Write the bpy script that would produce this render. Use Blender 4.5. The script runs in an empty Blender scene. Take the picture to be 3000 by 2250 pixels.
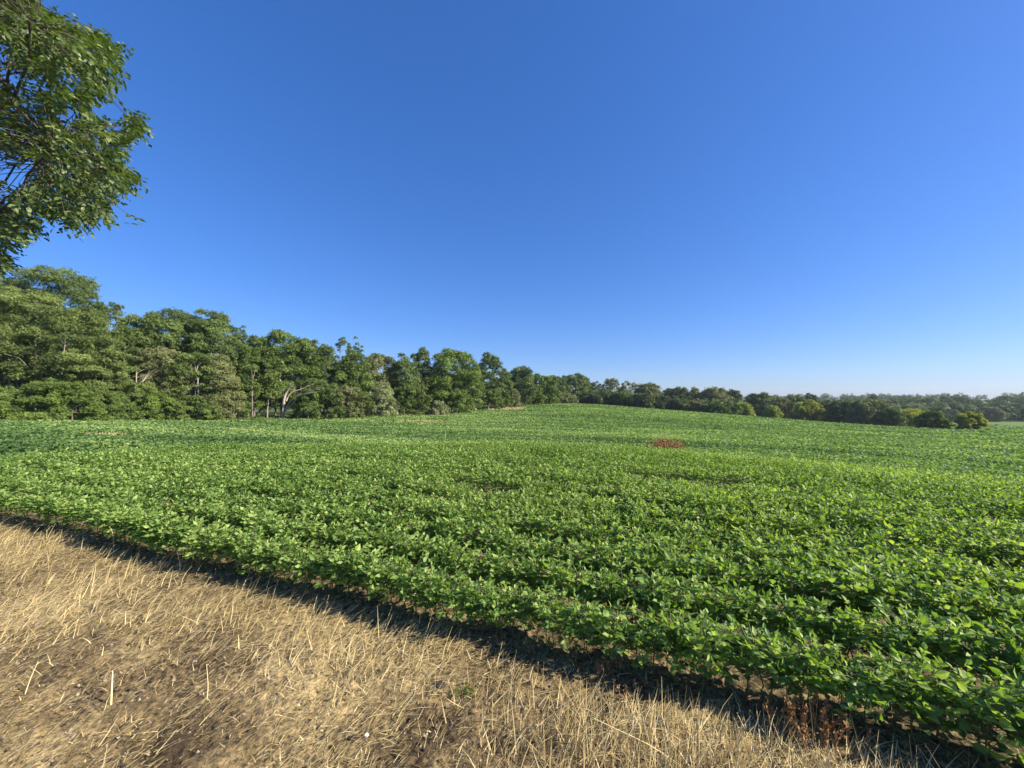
import bpy, math, random
import numpy as np
from mathutils import Vector
R = math.radians
rng = np.random.default_rng(7)
random.seed(7)
C = bpy.context.scene.collection
sc = bpy.context.scene

# ------------------------------------------------------------------ camera
F = 1127.0; CX = 1500.0; CY = 1125.0; HOR = 1165.0; CAM_H = 1.7
PITCH = math.atan((HOR - CY) / F)
cam_d = bpy.data.cameras.new('camera'); cam = bpy.data.objects.new('camera', cam_d); C.objects.link(cam)
cam_d.sensor_width = 36.0; cam_d.lens = 36.0 * F / 3000.0
cam_d.clip_start = 0.05; cam_d.clip_end = 6000
cam.location = (0, 0, CAM_H); cam.rotation_euler = (math.pi / 2 + PITCH, 0, 0)
sc.camera = cam

# ------------------------------------------------------------------ light
SUN_AZ = 102.0      # degrees to the right of the viewing direction
SUN_EL = 32.0
w = bpy.data.worlds.new('World'); sc.world = w; w.use_nodes = True
nt = w.node_tree; nt.nodes.clear()
sky = nt.nodes.new('ShaderNodeTexSky'); sky.sky_type = 'NISHITA'; sky.sun_disc = False
sky.sun_elevation = R(SUN_EL); sky.sun_rotation = R(SUN_AZ)
sky.altitude = 250; sky.air_density = 1.0; sky.dust_density = 0.6; sky.ozone_density = 4.0
# the camera's blue-leaning grade of the whole sky: one gamma and one white balance
hs = nt.nodes.new('ShaderNodeGamma'); hs.inputs['Gamma'].default_value = 0.7
sat = nt.nodes.new('ShaderNodeHueSaturation'); sat.inputs['Saturation'].default_value = 1.4
wb = nt.nodes.new('ShaderNodeMix'); wb.data_type = 'RGBA'; wb.blend_type = 'MULTIPLY'; wb.inputs[0].default_value = 1.0; wb.inputs[7].default_value = (0.53, 0.645, 0.97, 1)
bg = nt.nodes.new('ShaderNodeBackground'); bg.inputs['Strength'].default_value = 0.148
ow = nt.nodes.new('ShaderNodeOutputWorld')
nt.links.new(sky.outputs[0], hs.inputs['Color']); nt.links.new(hs.outputs[0], sat.inputs['Color']); nt.links.new(sat.outputs[0], wb.inputs[6]); nt.links.new(wb.outputs[2], bg.inputs[0]); nt.links.new(bg.outputs[0], ow.inputs[0])
sl = bpy.data.lights.new('sun', 'SUN'); sl.energy = 5.0; sl.angle = R(0.5); sl.color = (1.0, 0.90, 0.74)
so = bpy.data.objects.new('sun', sl); C.objects.link(so)
sdir = Vector((math.sin(R(SUN_AZ)) * math.cos(R(SUN_EL)), math.cos(R(SUN_AZ)) * math.cos(R(SUN_EL)), math.sin(R(SUN_EL))))
so.rotation_euler = sdir.to_track_quat('Z', 'Y').to_euler()
so.location = (40, 20, 40)
sc.view_settings.view_transform = 'Standard'; sc.view_settings.look = 'None'
sc.view_settings.exposure = 1.05; sc.view_settings.gamma = 1.0
sc.cycles.max_bounces = 6; sc.cycles.diffuse_bounces = 3; sc.cycles.transmission_bounces = 4; sc.cycles.transparent_max_bounces = 6
sc.cycles.volume_bounces = 0

# ------------------------------------------------------------------ helpers
def P(px, py, Y):
    """world point seen at photo pixel (px,py) whose forward distance is Y"""
    xc = (px - CX) / F; yc = -(py - CY) / F
    d = np.array([xc, math.cos(PITCH) - yc * math.sin(PITCH), math.sin(PITCH) + yc * math.cos(PITCH)])
    return np.array([0, 0, CAM_H]) + d * (Y / d[1])
def zat(py, Y): return float(P(CX, py, Y)[2])

def proj(p):
    v = p - np.array([0, 0, CAM_H])
    cz = v[..., 1] * math.cos(PITCH) + v[..., 2] * math.sin(PITCH)
    cy = -v[..., 1] * math.sin(PITCH) + v[..., 2] * math.cos(PITCH)
    cz = np.where(cz < 0.05, 0.05, cz)
    return CX + F * v[..., 0] / cz, CY - F * cy / cz

def hashn(ix, iy, s):
    h = np.sin(ix * 127.1 + iy * 311.7 + s * 74.7) * 43758.5453
    return h - np.floor(h)
def vnoise(x, y, s=0):
    x = np.asarray(x, float); y = np.asarray(y, float)
    ix = np.floor(x); iy = np.floor(y); fx = x - ix; fy = y - iy
    fx = fx * fx * (3 - 2 * fx); fy = fy * fy * (3 - 2 * fy)
    a = hashn(ix, iy, s); b = hashn(ix + 1, iy, s); c = hashn(ix, iy + 1, s); d = hashn(ix + 1, iy + 1, s)
    return (a * (1 - fx) + b * fx) * (1 - fy) + (c * (1 - fx) + d * fx) * fy
def fbm(x, y, s=0, o=4):
    t = 0; a = .5; tot = 0
    for i in range(o):
        t = t + a * vnoise(x * 2 ** i, y * 2 ** i, s + i * 3.3); tot += a; a *= .5
    return t / tot
def sstep(a, b, x):
    t = np.clip((x - a) / (b - a), 0, 1); return t * t * (3 - 2 * t)

# field frame: the rows of the crop run along U, V points away from the camera
P0 = np.array([0.0, 2.745]); U = np.array([-0.9303, 0.3667]); V = np.array([0.3667, 0.9303])
ROW = 0.50
def field_t(x, y): return (x - P0[0]) * V[0] + (y - P0[1]) * V[1]

# ------------------------------------------------------------------ terrain
LR = np.log(np.array([4, 8, 12, 18, 26, 40, 60, 90, 130, 180, 260, 400, 700, 1600.]))
def col(px, pts):
    """pts: (forward distance, canopy-top pixel row) -> z of the soil on the radial grid"""
    az = math.atan((px - CX) / F)
    r = [math.log(Y / math.cos(az)) for Y, _ in pts]
    z = [(zz if isinstance(zz, float) else zat(zz, Y) - 0.33) for Y, zz in pts]
    return az, np.interp(LR, r, z)
cols = [
 (-math.pi, np.interp(LR, np.log([4, 60, 1600]), [0, -.3, -2.])),
 (R(-100), np.interp(LR, np.log([4, 60, 200, 1600]), [0, -.6, -2., -6])),
 col(0, [(3, 0.), (6, 0.), (16, -0.12), (30, -.55), (48, 1229), (70, -1.2), (200, -3.), (1000, -8.)]),
 col(500, [(3, 0.), (8, 0.), (14, -.15), (30, -.9), (63, 1229), (90, -2.), (200, -4.), (1000, -10.)]),
 col(1000, [(3, 0.), (9, 0.02), (13, -.10), (22, -.95), (45, 1262), (82, 1222), (120, -2.6), (300, -5.), (1000, -12.)]),
 col(1250, [(3, 0.), (10, .02), (14, -.2), (22, -1.3), (45, 1260), (80, 1222), (98, 1205), (140, -2.), (300, -5.), (1000, -12.)]),
 col(1500, [(3, 0.), (12, 0.0), (17, -.75), (25, 1284), (50, 1249), (80, 1220), (120, 1197), (150, 1184), (180, -1.6), (300, -6.), (1000, -12.)]),
 col(1700, [(3, 0.), (11.5, 0.0), (16, -.8), (25, 1289), (50, 1249), (85, 1214), (120, 1187), (142, 1176), (180, -1.4), (300, -8.), (1000, -14.)]),
 col(2000, [(3, 0.), (10, 0.0), (15, -.8), (25, 1293), (55, 1249), (90, 1218), (130, 1199), (170, -5.5), (300, -12.), (1000, -16.)]),
 col(2250, [(3, 0.), (9, 0.0), (14, -.9), (22, 1312), (45, 1268), (80, 1236), (108, 1221), (150, -7.5), (300, -13.), (1000, -18.)]),
 col(2500, [(3, 0.), (7.6, 0.0), (12, -.8), (18, 1328), (32, 1298), (60, 1262), (88, 1241), (120, -7.5), (200, -11.), (300, -14.), (1000, -18.)]),
 col(2750, [(2.5, 0.), (6.4, 0.0), (10, -.6), (15, 1350), (28, 1310), (55, 1272), (80, 1257), (105, -6.8), (150, 1262), (210, 1240), (300, -14.), (1000, -18.)]),
 col(3000, [(2, 0.), (5.2, 0.0), (8, -.3), (12, 1395), (24, 1342), (42, 1296), (70, 1264), (90, -6.), (150, 1262), (215, 1237), (300, -13.5), (1000, -18.)]),
 (R(100), np.interp(LR, np.log([4, 20, 60, 150, 1600]), [0, -.8, -3, -7, -14])),
 (math.pi, np.interp(LR, np.log([4, 60, 1600]), [0, -.3, -2.])),
]
CA = np.array([c[0] for c in cols]); CZ = np.array([c[1] for c in cols])
LRF = np.linspace(math.log(2.0), math.log(1700), 500)
AF = np.linspace(-math.pi, math.pi, 1441)
def _table():
    A = np.array([np.interp(LRF, LR, z) for z in CZ])             # columns x fine radius
    T = np.array([np.interp(AF, CA, A[:, j]) for j in range(len(LRF))]).T
    k = np.exp(-0.5 * (np.arange(-14, 15) / 6.0) ** 2); k /= k.sum()
    T = np.apply_along_axis(lambda v: np.convolve(np.pad(v, 14, 'edge'), k, 'valid'), 1, T)
    k = np.exp(-0.5 * (np.arange(-30, 31) / 12.0) ** 2); k /= k.sum()
    T = np.apply_along_axis(lambda v: np.convolve(np.pad(v, 30, 'wrap'), k, 'valid'), 0, T)
    return T
TT = _table()
def H(x, y):
    x = np.asarray(x, float); y = np.asarray(y, float)
    r = np.sqrt(x * x + y * y); lr = np.clip(np.log(np.maximum(r, 2.0)), LRF[0], LRF[-1] - 1e-6)
    a = np.arctan2(x, y)
    i = (lr - LRF[0]) / (LRF[1] - LRF[0]); j = (a + math.pi) / (AF[1] - AF[0])
    i0 = np.clip(np.floor(i).astype(int), 0, len(LRF) - 2); j0 = np.clip(np.floor(j).astype(int), 0, len(AF) - 2)
    fi = i - i0; fj = j - j0
    z = (TT[j0, i0] * (1 - fi) + TT[j0, i0 + 1] * fi) * (1 - fj) + (TT[j0 + 1, i0] * (1 - fi) + TT[j0 + 1, i0 + 1] * fi) * fj
    # gentle rolls of the far field and the rising ridges on the horizon
    z = z + sstep(25, 60, r) * (fbm(x / 22, y / 22, 5, 2) - .5) * .30
    z = z + sstep(420, 900, r) * (6 + 9 * fbm(x / 300 + 3, y / 300, 9, 3))
    return z

FE_PX = np.array([-4000, 0, 500, 1000, 1250, 1400, 1500, 1600, 1700, 2000, 2500, 3000, 9000.])
FE_Y = np.array([30, 42, 57, 77, 90, 118, 146, 170, 185, 165, 120, 95, 40.])
def field_edge(x, y):
    """forward distance at which the crop ends, for the bearing of (x,y)"""
    yy = np.maximum(y, .3); return np.interp(CX + F * x / yy, FE_PX, FE_Y)

# bare or thin places in the crop: (px, py, forward distance, half length, half depth)
BARE = [(315, 1283, 21, 1.4, .7), (1235, 1232, 66, 5.5, 3.2), (1250, 1211, 86, 10, 4.0), (1465, 1191, 126, 11, 20), (940, 1247, 45, 2.2, 1.2),
        (2455, 1331, 19.5, 1.1, 1.2), (2570, 1339, 18.5, .9, 1.1), (2330, 1318, 22, 1.3, .8), (2950, 1388, 13.0, 1.1, .45), (2670, 1350, 17, 1.2, .5), (2240, 1310, 24, 1.1, .6)]
BARE3 = []
for px, py, Y, hl, hd in BARE:
    BARE3.append(((px - CX) / F * Y, Y, hl, hd))
def bare(x, y):
    m = np.zeros_like(x)
    for bx, by, hl, hd in BARE3:
        q = ((x - bx) / hl) ** 2 + ((y - by) / hd) ** 2
        m = np.maximum(m, 1 - sstep(.5, 1.3, q + (vnoise(x * 2.1, y * 2.1, 8) - .5) * .8))
    return m

# ------------------------------------------------------------------ mesh tools
class Geo:
    def __init__(s): s.v = []; s.f = []; s.t = []; s.n = 0
    def add(s, v, f, t=None):
        v = np.asarray(v, float).reshape(-1, 3); f = np.asarray(f, np.int64).reshape(-1, 3)
        s.v.append(v); s.f.append(f + s.n); s.n += len(v)
        s.t.append(np.full(len(v), .5) if t is None else np.broadcast_to(np.asarray(t, float), (len(v),)))
        return s
    def mesh(s, name, mat, smooth=True):
        v = np.concatenate(s.v); f = np.concatenate(s.f); t = np.concatenate(s.t)
        me = bpy.data.meshes.new(name)
        me.vertices.add(len(v)); me.vertices.foreach_set('co', v.astype(np.float32).ravel())
        me.loops.add(f.size); me.loops.foreach_set('vertex_index', f.astype(np.int32).ravel())
        me.polygons.add(len(f)); me.polygons.foreach_set('loop_start', (np.arange(len(f)) * 3).astype(np.int32))
        me.polygons.foreach_set('loop_total', np.full(len(f), 3, np.int32))
        me.polygons.foreach_set('use_smooth', np.full(len(f), smooth, bool))
        at = me.attributes.new('tint', 'FLOAT', 'POINT'); at.data.foreach_set('value', t.astype(np.float32))
        me.materials.append(mat); me.update(calc_edges=True)
        return me
def link(name, me, parent=None):
    o = bpy.data.objects.new(name, me); C.objects.link(o)
    if parent: o.parent = parent
    return o
def tag(o, label=None, cat=None, group=None, kind=None):
    if label: o['label'] = label
    if cat: o['category'] = cat
    if group: o['group'] = group
    if kind: o['kind'] = kind
    return o
def empty(name, loc):
    o = bpy.data.objects.new(name, None); C.objects.link(o); o.location = loc; o.empty_display_size = .2
    return o

def norm(a): return a / np.maximum(np.linalg.norm(a, axis=-1, keepdims=True), 1e-9)
def frames(d, n):
    """rows: x = side, y = direction, z = normal"""
    d = norm(d); x = norm(np.cross(d, n)); z = np.cross(x, d)
    return np.stack([x, d, z], axis=1)
def scatter(tv, tf, pos, M, sc_, tint):
    """template (k,3) on N frames"""
    k = len(tv); N = len(pos)
    s = np.asarray(sc_, float); s = s.reshape(N, 1, -1)
    v = np.einsum('nki,nij->nkj', tv[None] * s, M) + pos[:, None, :]
    f = tf[None] + (np.arange(N) * k)[:, None, None]
    return v.reshape(-1, 3), f.reshape(-1, 3), np.repeat(tint, k)
def rdir(n, r=rng): return norm(r.normal(size=(n, 3)))
def tube(pts, rad, sides=6):
    pts = np.asarray(pts, float); n = len(pts); rad = np.broadcast_to(rad, (n,))
    tan = norm(np.gradient(pts, axis=0)); ref = np.array([.31, .27, .91])
    x = norm(np.cross(tan, ref)); y = np.cross(tan, x)
    a = np.arange(sides) / sides * 2 * math.pi
    v = pts[:, None] + rad[:, None, None] * (np.cos(a)[None, :, None] * x[:, None] + np.sin(a)[None, :, None] * y[:, None])
    f = []
    for i in range(n - 1):
        for j in range(sides):
            a0 = i * sides + j; a1 = i * sides + (j + 1) % sides; b0 = a0 + sides; b1 = a1 + sides
            f += [(a0, a1, b1), (a0, b1, b0)]
    return v.reshape(-1, 3), np.array(f)
def limb(a, b, sag=0.0, wob=.1, n=6, r=rng):
    a = np.asarray(a, float); b = np.asarray(b, float); t = np.linspace(0, 1, n)[:, None]
    L = np.linalg.norm(b - a); p = a + (b - a) * t
    w_ = r.normal(size=(n, 3)) * wob * L * .25; w_[0] = 0; w_[-1] = 0
    p = p + w_; p[:, 2] += (np.sin(t[:, 0] * math.pi)) * sag * L
    return p

# leaf shapes
LEAFLET_V = np.array([(0, 0, 0), (-.30, .32, .07), (0, .34, 0), (.30, .32, .07), (-.23, .66, .06), (0, .68, -.02), (.23, .66, .06), (0, 1.02, -.10)])
LEAFLET_F = np.array([(0, 2, 1), (0, 3, 2), (1, 2, 5), (1, 5, 4), (2, 3, 6), (2, 6, 5), (4, 5, 7), (5, 6, 7)])
LEAF4_V = np.array([(0, 0, 0), (-.30, .42, .08), (.30, .42, .08), (0, 1, -.04)])
LEAF4_F = np.array([(0, 2, 1), (1, 2, 3)])
TREELEAF_V = np.array([(0, 0, 0), (-.25, .35, .05), (0, .4, -.01), (.25, .35, .05), (-.19, .72, .03), (.19, .72, .03), (0, 1.05, -.08)])
TREELEAF_F = np.array([(0, 2, 1), (0, 3, 2), (1, 2, 4), (2, 3, 5), (2, 5, 4), (4, 5, 6)])
# ragged spray of leaves for far crowns: three crooked rhombs that share a base
def _spray():
    v = []; f = []
    for k, (ang, lift, L, W) in enumerate([(0, .1, 1, .34), (1.15, .25, .85, .32), (-1.2, -.15, .9, .3), (2.6, .1, .6, .3)]):
        dx, dy = math.sin(ang), math.cos(ang)
        b = len(v)
        v += [(0, 0, 0), (dx * L * .5 - dy * W * .5, dy * L * .5 + dx * W * .5, lift * .6 * L), (dx * L * .5 + dy * W * .5, dy * L * .5 - dx * W * .5, lift * .5 * L), (dx * L, dy * L, lift * L)]
        f += [(b, b + 2, b + 1), (b + 1, b + 2, b + 3)]
    return np.array(v, float) * .62, np.array(f)
SPRAY_V, SPRAY_F = _spray()

# ------------------------------------------------------------------ materials
def leaf_mat(name, stops, trans=.30, rough=.5, spec=.35, tcol=None, noise=None):
    m = bpy.data.materials.new(name); m.use_nodes = True; n = m.node_tree; n.nodes.clear(); L = n.links
    at = n.nodes.new('ShaderNodeAttribute'); at.attribute_name = 'tint'
    rp = n.nodes.new('ShaderNodeValToRGB')
    e = rp.color_ramp.elements
    for i, (p, c) in enumerate(stops):
        q = e[i] if i < 2 else e.new(p)
        q.position = p; q.color = (*c, 1)
    L.new(at.outputs['Fac'], rp.inputs[0])
    colout = rp.outputs[0]
    if noise:
        tc = n.nodes.new('ShaderNodeTexCoord'); nz = n.nodes.new('ShaderNodeTexNoise'); nz.inputs['Scale'].default_value = noise; nz.inputs['Detail'].default_value = 3
        hv = n.nodes.new('ShaderNodeHueSaturation'); mr = n.nodes.new('ShaderNodeMapRange')
        mr.inputs[1].default_value = .3; mr.inputs[2].default_value = .7; mr.inputs[3].default_value = .75; mr.inputs[4].default_value = 1.25
        L.new(tc.outputs['Object'], nz.inputs['Vector']); L.new(nz.outputs[0], mr.inputs[0]); L.new(mr.outputs[0], hv.inputs['Value']); L.new(colout, hv.inputs['Color'])
        colout = hv.outputs[0]
    b = n.nodes.new('ShaderNodeBsdfPrincipled'); b.inputs['Roughness'].default_value = rough; b.inputs['Specular IOR Level'].default_value = spec
    t = n.nodes.new('ShaderNodeBsdfTranslucent'); mx = n.nodes.new('ShaderNodeMixShader'); mx.inputs[0].default_value = trans
    tm = n.nodes.new('ShaderNodeMix'); tm.data_type = 'RGBA'; tm.blend_type = 'MULTIPLY'; tm.inputs[0].default_value = 1
    tm.inputs[7].default_value = (*(tcol or (1.5, 1.5, .6)), 1)
    L.new(colout, b.inputs['Base Color']); L.new(colout, tm.inputs[6]); L.new(tm.outputs[2], t.inputs[0])
    L.new(b.outputs[0], mx.inputs[1]); L.new(t.outputs[0], mx.inputs[2])
    o = n.nodes.new('ShaderNodeOutputMaterial'); L.new(mx.outputs[0], o.inputs[0])
    return m
def simple_mat(name, c1, c2, scale=6, rough=.85, bump=.3, stretch=(1, 1, 1)):
    m = bpy.data.materials.new(name); m.use_nodes = True; n = m.node_tree; L = n.links; b = n.nodes['Principled BSDF']
    b.inputs['Roughness'].default_value = rough; b.inputs['Specular IOR Level'].default_value = .25
    tc = n.nodes.new('ShaderNodeTexCoord'); mp = n.nodes.new('ShaderNodeMapping'); mp.inputs['Scale'].default_value = stretch
    nz = n.nodes.new('ShaderNodeTexNoise'); nz.inputs['Scale'].default_value = scale; nz.inputs['Detail'].default_value = 6
    rp = n.nodes.new('ShaderNodeValToRGB'); rp.color_ramp.elements[0].position = .35; rp.color_ramp.elements[1].position = .65
    rp.color_ramp.elements[0].color = (*c1, 1); rp.color_ramp.elements[1].color = (*c2, 1)
    L.new(tc.outputs['Object'], mp.inputs[0]); L.new(mp.outputs[0], nz.inputs[0]); L.new(nz.outputs[0], rp.inputs[0]); L.new(rp.outputs[0], b.inputs['Base Color'])
    bp = n.nodes.new('ShaderNodeBump'); bp.inputs['Strength'].default_value = bump; bp.inputs['Distance'].default_value = .02
    L.new(nz.outputs[0], bp.inputs['Height']); L.new(bp.outputs[0], b.inputs['Normal'])
    return m
M = {}
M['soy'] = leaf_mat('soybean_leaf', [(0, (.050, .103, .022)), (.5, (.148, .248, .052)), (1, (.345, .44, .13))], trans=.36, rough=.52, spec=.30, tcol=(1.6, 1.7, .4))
M['soyfar'] = leaf_mat('soybean_canopy_leaf', [(0, (.064, .120, .037)), (.5, (.162, .254, .076)), (1, (.325, .41, .140))], trans=.3, rough=.62, spec=.22, tcol=(1.4, 1.6, .5))
M['soystem'] = leaf_mat('soybean_stem', [(0, (.08, .10, .03)), (1, (.16, .20, .06))], trans=0)
M['straw'] = leaf_mat('straw', [(0, (.11, .070, .028)), (.45, (.43, .325, .135)), (1, (.86, .72, .38))], trans=.15, rough=.6, spec=.3, tcol=(1, .95, .8))
M['grass'] = leaf_mat('verge_grass', [(0, (.07, .13, .03)), (.6, (.16, .22, .055)), (1, (.34, .30, .12))], trans=.25, rough=.6)
M['redweed'] = leaf_mat('dry_weed', [(0, (.13, .062, .024)), (1, (.40, .22, .085))], trans=.0, rough=.7, tcol=(1, .8, .7))
M['stone'] = simple_mat('pebble', (.20, .155, .11), (.38, .31, .23), 30, .8)
M['whitestone'] = simple_mat('pale_stone', (.70, .68, .64), (.85, .84, .80), 30, .7)
M['clod'] = simple_mat('dark_lump', (.035, .026, .020), (.08, .06, .045), 20, .95)
M['bark'] = simple_mat('bark', (.10, .085, .07), (.24, .21, .18), 3, .9, .5, (1, 1, .25))
M['darkbark'] = simple_mat('dark_bark', (.045, .036, .028), (.12, .10, .08), 8, .9, .5, (1, 1, .25))
M['palebark'] = simple_mat('pale_bark', (.18, .155, .12), (.34, .30, .24), 3, .9, .5, (1, 1, .25))
M['deadwood'] = simple_mat('dead_wood', (.30, .26, .20), (.50, .44, .35), 3, .9, .3, (1, 1, .25))
GREENS = {
 'locust': [(0, (0.073, 0.106, 0.032)), (.5, (0.147, 0.195, 0.055)), (1, (0.260, 0.319, 0.095)),],
 'walnut': [(0, (0.055, 0.090, 0.028)), (.5, (0.110, 0.161, 0.045)), (1, (0.201, 0.258, 0.075))],
 'maple':  [(0, (0.057, 0.091, 0.022)), (.5, (0.116, 0.172, 0.040)), (1, (0.203, 0.268, 0.065))],
 'bright': [(0, (0.061, 0.103, 0.023)), (.5, (0.128, 0.191, 0.039)), (1, (0.218, 0.288, 0.062))],
 'silver': [(0, (0.125, 0.153, 0.073)), (.5, (0.229, 0.264, 0.124)), (1, (0.375, 0.417, 0.191))],
 'dark':   [(0, (0.040, 0.064, 0.026)), (.5, (0.081, 0.117, 0.043)), (1, (0.150, 0.194, 0.068))],
 'yellow': [(0, (0.114, 0.163, 0.028)), (.5, (0.259, 0.317, 0.056)), (1, (0.472, 0.507, 0.091))],
 'brownish': [(0, (0.097, 0.112, 0.047)), (.5, (0.173, 0.194, 0.076)), (1, (0.287, 0.302, 0.122))],
}
for k, st in GREENS.items(): M[k] = leaf_mat('foliage_' + k, st, trans=.16, rough=.6, spec=.2, tcol=(1.3, 1.5, .5), noise=.35)
M['sunny'] = leaf_mat('foliage_sunny', [(0, (.12, .145, .03)), (.5, (.26, .29, .065)), (1, (.42, .43, .11))], trans=.42, rough=.6, spec=.2, tcol=(1.3, 1.4, .5), noise=.35)
M['overhang'] = leaf_mat('overhang_leaf', [(0, (.030, .058, .018)), (.5, (.085, .130, .036)), (1, (.23, .28, .095))], trans=.30, rough=.45, spec=.4, tcol=(1.3, 1.5, .4))

def ground_mat():
    m = bpy.data.materials.new('ground'); m.use_nodes = True; n = m.node_tree; L = n.links; b = n.nodes['Principled BSDF']
    b.inputs['Roughness'].default_value = .95; b.inputs['Specular IOR Level'].default_value = .15
    tc = n.nodes.new('ShaderNodeTexCoord')
    def noise(scale, det=5, rough=.6):
        z = n.nodes.new('ShaderNodeTexNoise'); z.inputs['Scale'].default_value = scale; z.inputs['Detail'].default_value = det; z.inputs['Roughness'].default_value = rough
        L.new(tc.outputs['Object'], z.inputs['Vector']); return z
    def ramp(src, stops):
        r = n.nodes.new('ShaderNodeValToRGB'); e = r.color_ramp.elements
        for i, (p, c) in enumerate(stops):
            q = e[i] if i < 2 else e.new(p)
            q.position = p; q.color = (*c, 1)
        L.new(src, r.inputs[0]); return r
    def mix(f, a, c, mode='MIX'):
        x = n.nodes.new('ShaderNodeMix'); x.data_type = 'RGBA'; x.blend_type = mode
        if isinstance(f, float): x.inputs[0].default_value = f
        else: L.new(f, x.inputs[0])
        L.new(a, x.inputs[6]); L.new(c, x.inputs[7]); return x.outputs[2]
    big = ramp(noise(1.1, 4).outputs[0], [(.40, (.09, .066, .037)), (.52, (.25, .19, .098)), (.62, (.43, .345, .175))])
    fine = ramp(noise(26, 8, .8).outputs[0], [(.38, (.16, .15, .14)), (.5, (.80, .77, .74)), (.62, (1.7, 1.6, 1.4))])
    dry = mix(1.0, big.outputs[0], fine.outputs[0], 'MULTIPLY')
    vo = n.nodes.new('ShaderNodeTexVoronoi'); vo.inputs['Scale'].default_value = 55; L.new(tc.outputs['Object'], vo.inputs['Vector'])
    vc = ramp(vo.outputs['Distance'], [(.18, (1, 1, 1)), (.30, (0, 0, 0))])
    sel = ramp(vo.outputs['Color'], [(.60, (0, 0, 0)), (.72, (1, 1, 1))])
    gm = n.nodes.new('ShaderNodeMath'); gm.operation = 'MULTIPLY'; L.new(vc.outputs[0], gm.inputs[0]); L.new(sel.outputs[0], gm.inputs[1])
    peb = n.nodes.new('ShaderNodeRGB'); peb.outputs[0].default_value = (.40, .34, .28, 1)
    dry = mix(gm.outputs[0], dry, peb.outputs[0])
    soil = mix(1.0, ramp(noise(5).outputs[0], [(.35, (.10, .080, .045)), (.65, (.22, .18, .10))]).outputs[0], fine.outputs[0], 'MULTIPLY')
    gr = ramp(noise(.25, 8, .7).outputs[0], [(.35, (.045, .085, .022)), (.5, (.09, .14, .032)), (.68, (.20, .20, .075))])
    can = ramp(noise(3.0, 8, .75).outputs[0], [(.34, (.045, .085, .020)), (.5, (.10, .17, .038)), (.66, (.17, .25, .06))])
    az = n.nodes.new('ShaderNodeAttribute'); az.attribute_name = 'soil'
    ag = n.nodes.new('ShaderNodeAttribute'); ag.attribute_name = 'grassy'
    ac = n.nodes.new('ShaderNodeAttribute'); ac.attribute_name = 'crop'
    c = mix(az.outputs['Fac'], dry, soil); c = mix(ag.outputs['Fac'], c, gr.outputs[0]); c = mix(ac.outputs['Fac'], c, can.outputs[0])
    L.new(c, b.inputs['Base Color'])
    bp = n.nodes.new('ShaderNodeBump'); bp.inputs['Strength'].default_value = .9; bp.inputs['Distance'].default_value = .012
    L.new(noise(45, 7, .7).outputs[0], bp.inputs['Height'])
    bp2 = n.nodes.new('ShaderNodeBump'); bp2.inputs['Strength'].default_value = .8; bp2.inputs['Distance'].default_value = .01
    L.new(gm.outputs[0], bp2.inputs['Height']); L.new(bp.outputs[0], bp2.inputs['Normal']); L.new(bp2.outputs[0], b.inputs['Normal'])
    return m
M['ground'] = ground_mat()

# ------------------------------------------------------------------ ground sheet
def build_ground():
    a = np.unique(np.concatenate([np.linspace(-math.pi, -1.25, 120), np.linspace(-1.25, 1.25, 900), np.linspace(1.25, math.pi, 120)]))[:-1]
    lr = np.linspace(math.log(.35), math.log(1500), 420)
    A, Lr = np.meshgrid(a, lr, indexing='ij'); r = np.exp(Lr); x = np.sin(A) * r; y = np.cos(A) * r
    z = H(x, y)
    near = 1 - sstep(10, 16, r)
    z = z + near * ((fbm(x * 3, y * 3, 2, 4) - .5) * .05 + (fbm(x * 14, y * 14, 3, 3) - .5) * .030 + (vnoise(x * 45, y * 45, 6) - .5) * .010)
    na, nr = len(a), len(lr)
    v = np.stack([x, y, z], -1).reshape(-1, 3)
    v = np.vstack([v, [[0, 0, 0.0]]])
    i, j = np.meshgrid(np.arange(na), np.arange(nr - 1), indexing='ij'); i2 = (i + 1) % na
    q0 = i * nr + j; q1 = i2 * nr + j; q2 = i2 * nr + j + 1; q3 = i * nr + j + 1
    f = np.concatenate([np.stack([q0, q3, q2], -1).reshape(-1, 3), np.stack([q0, q2, q1], -1).reshape(-1, 3)])
    k = np.arange(na); cf = np.stack([np.full(na, len(v) - 1), k * nr, ((k + 1) % na) * nr], -1)
    g = Geo(); g.add(v, np.concatenate([f, cf]))
    me = g.mesh('ground', M['ground'])
    X, Y = v[:, 0], v[:, 1]; rr = np.hypot(X, Y)
    t = field_t(X, Y); fe = field_edge(X, Y); inside = (t > -.1) & (Y < fe) & (Y > -40)
    soil = sstep(-.35, .05, t); grassy = np.where(t > 0, sstep(-2, 1, Y - fe), 0.0); grassy = np.maximum(grassy, np.where(t > 0, sstep(-30, -60, Y), 0))
    grassy = np.maximum(grassy, sstep(30, 60, rr) * (t < 0))
    crop = np.where(inside, sstep(7, 20, rr) * (1 - bare(X, Y)), 0.0)
    # the further field seen past the shrubs on the right
    pxx = CX + F * X / np.maximum(Y, 1)
    crop = np.maximum(crop, ((Y > fe) & (Y < 230) & (pxx > 2450) & (pxx < 5200)) * 1.0)
    for nm, arr in (('soil', soil), ('grassy', grassy), ('crop', crop)):
        at = me.attributes.new(nm, 'FLOAT', 'POINT'); at.data.foreach_set('value', arr.astype(np.float32))
    return tag(link('ground', me), 'dry brown verge and gently rolling farmland soil', 'ground', kind='structure')
build_ground()

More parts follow.
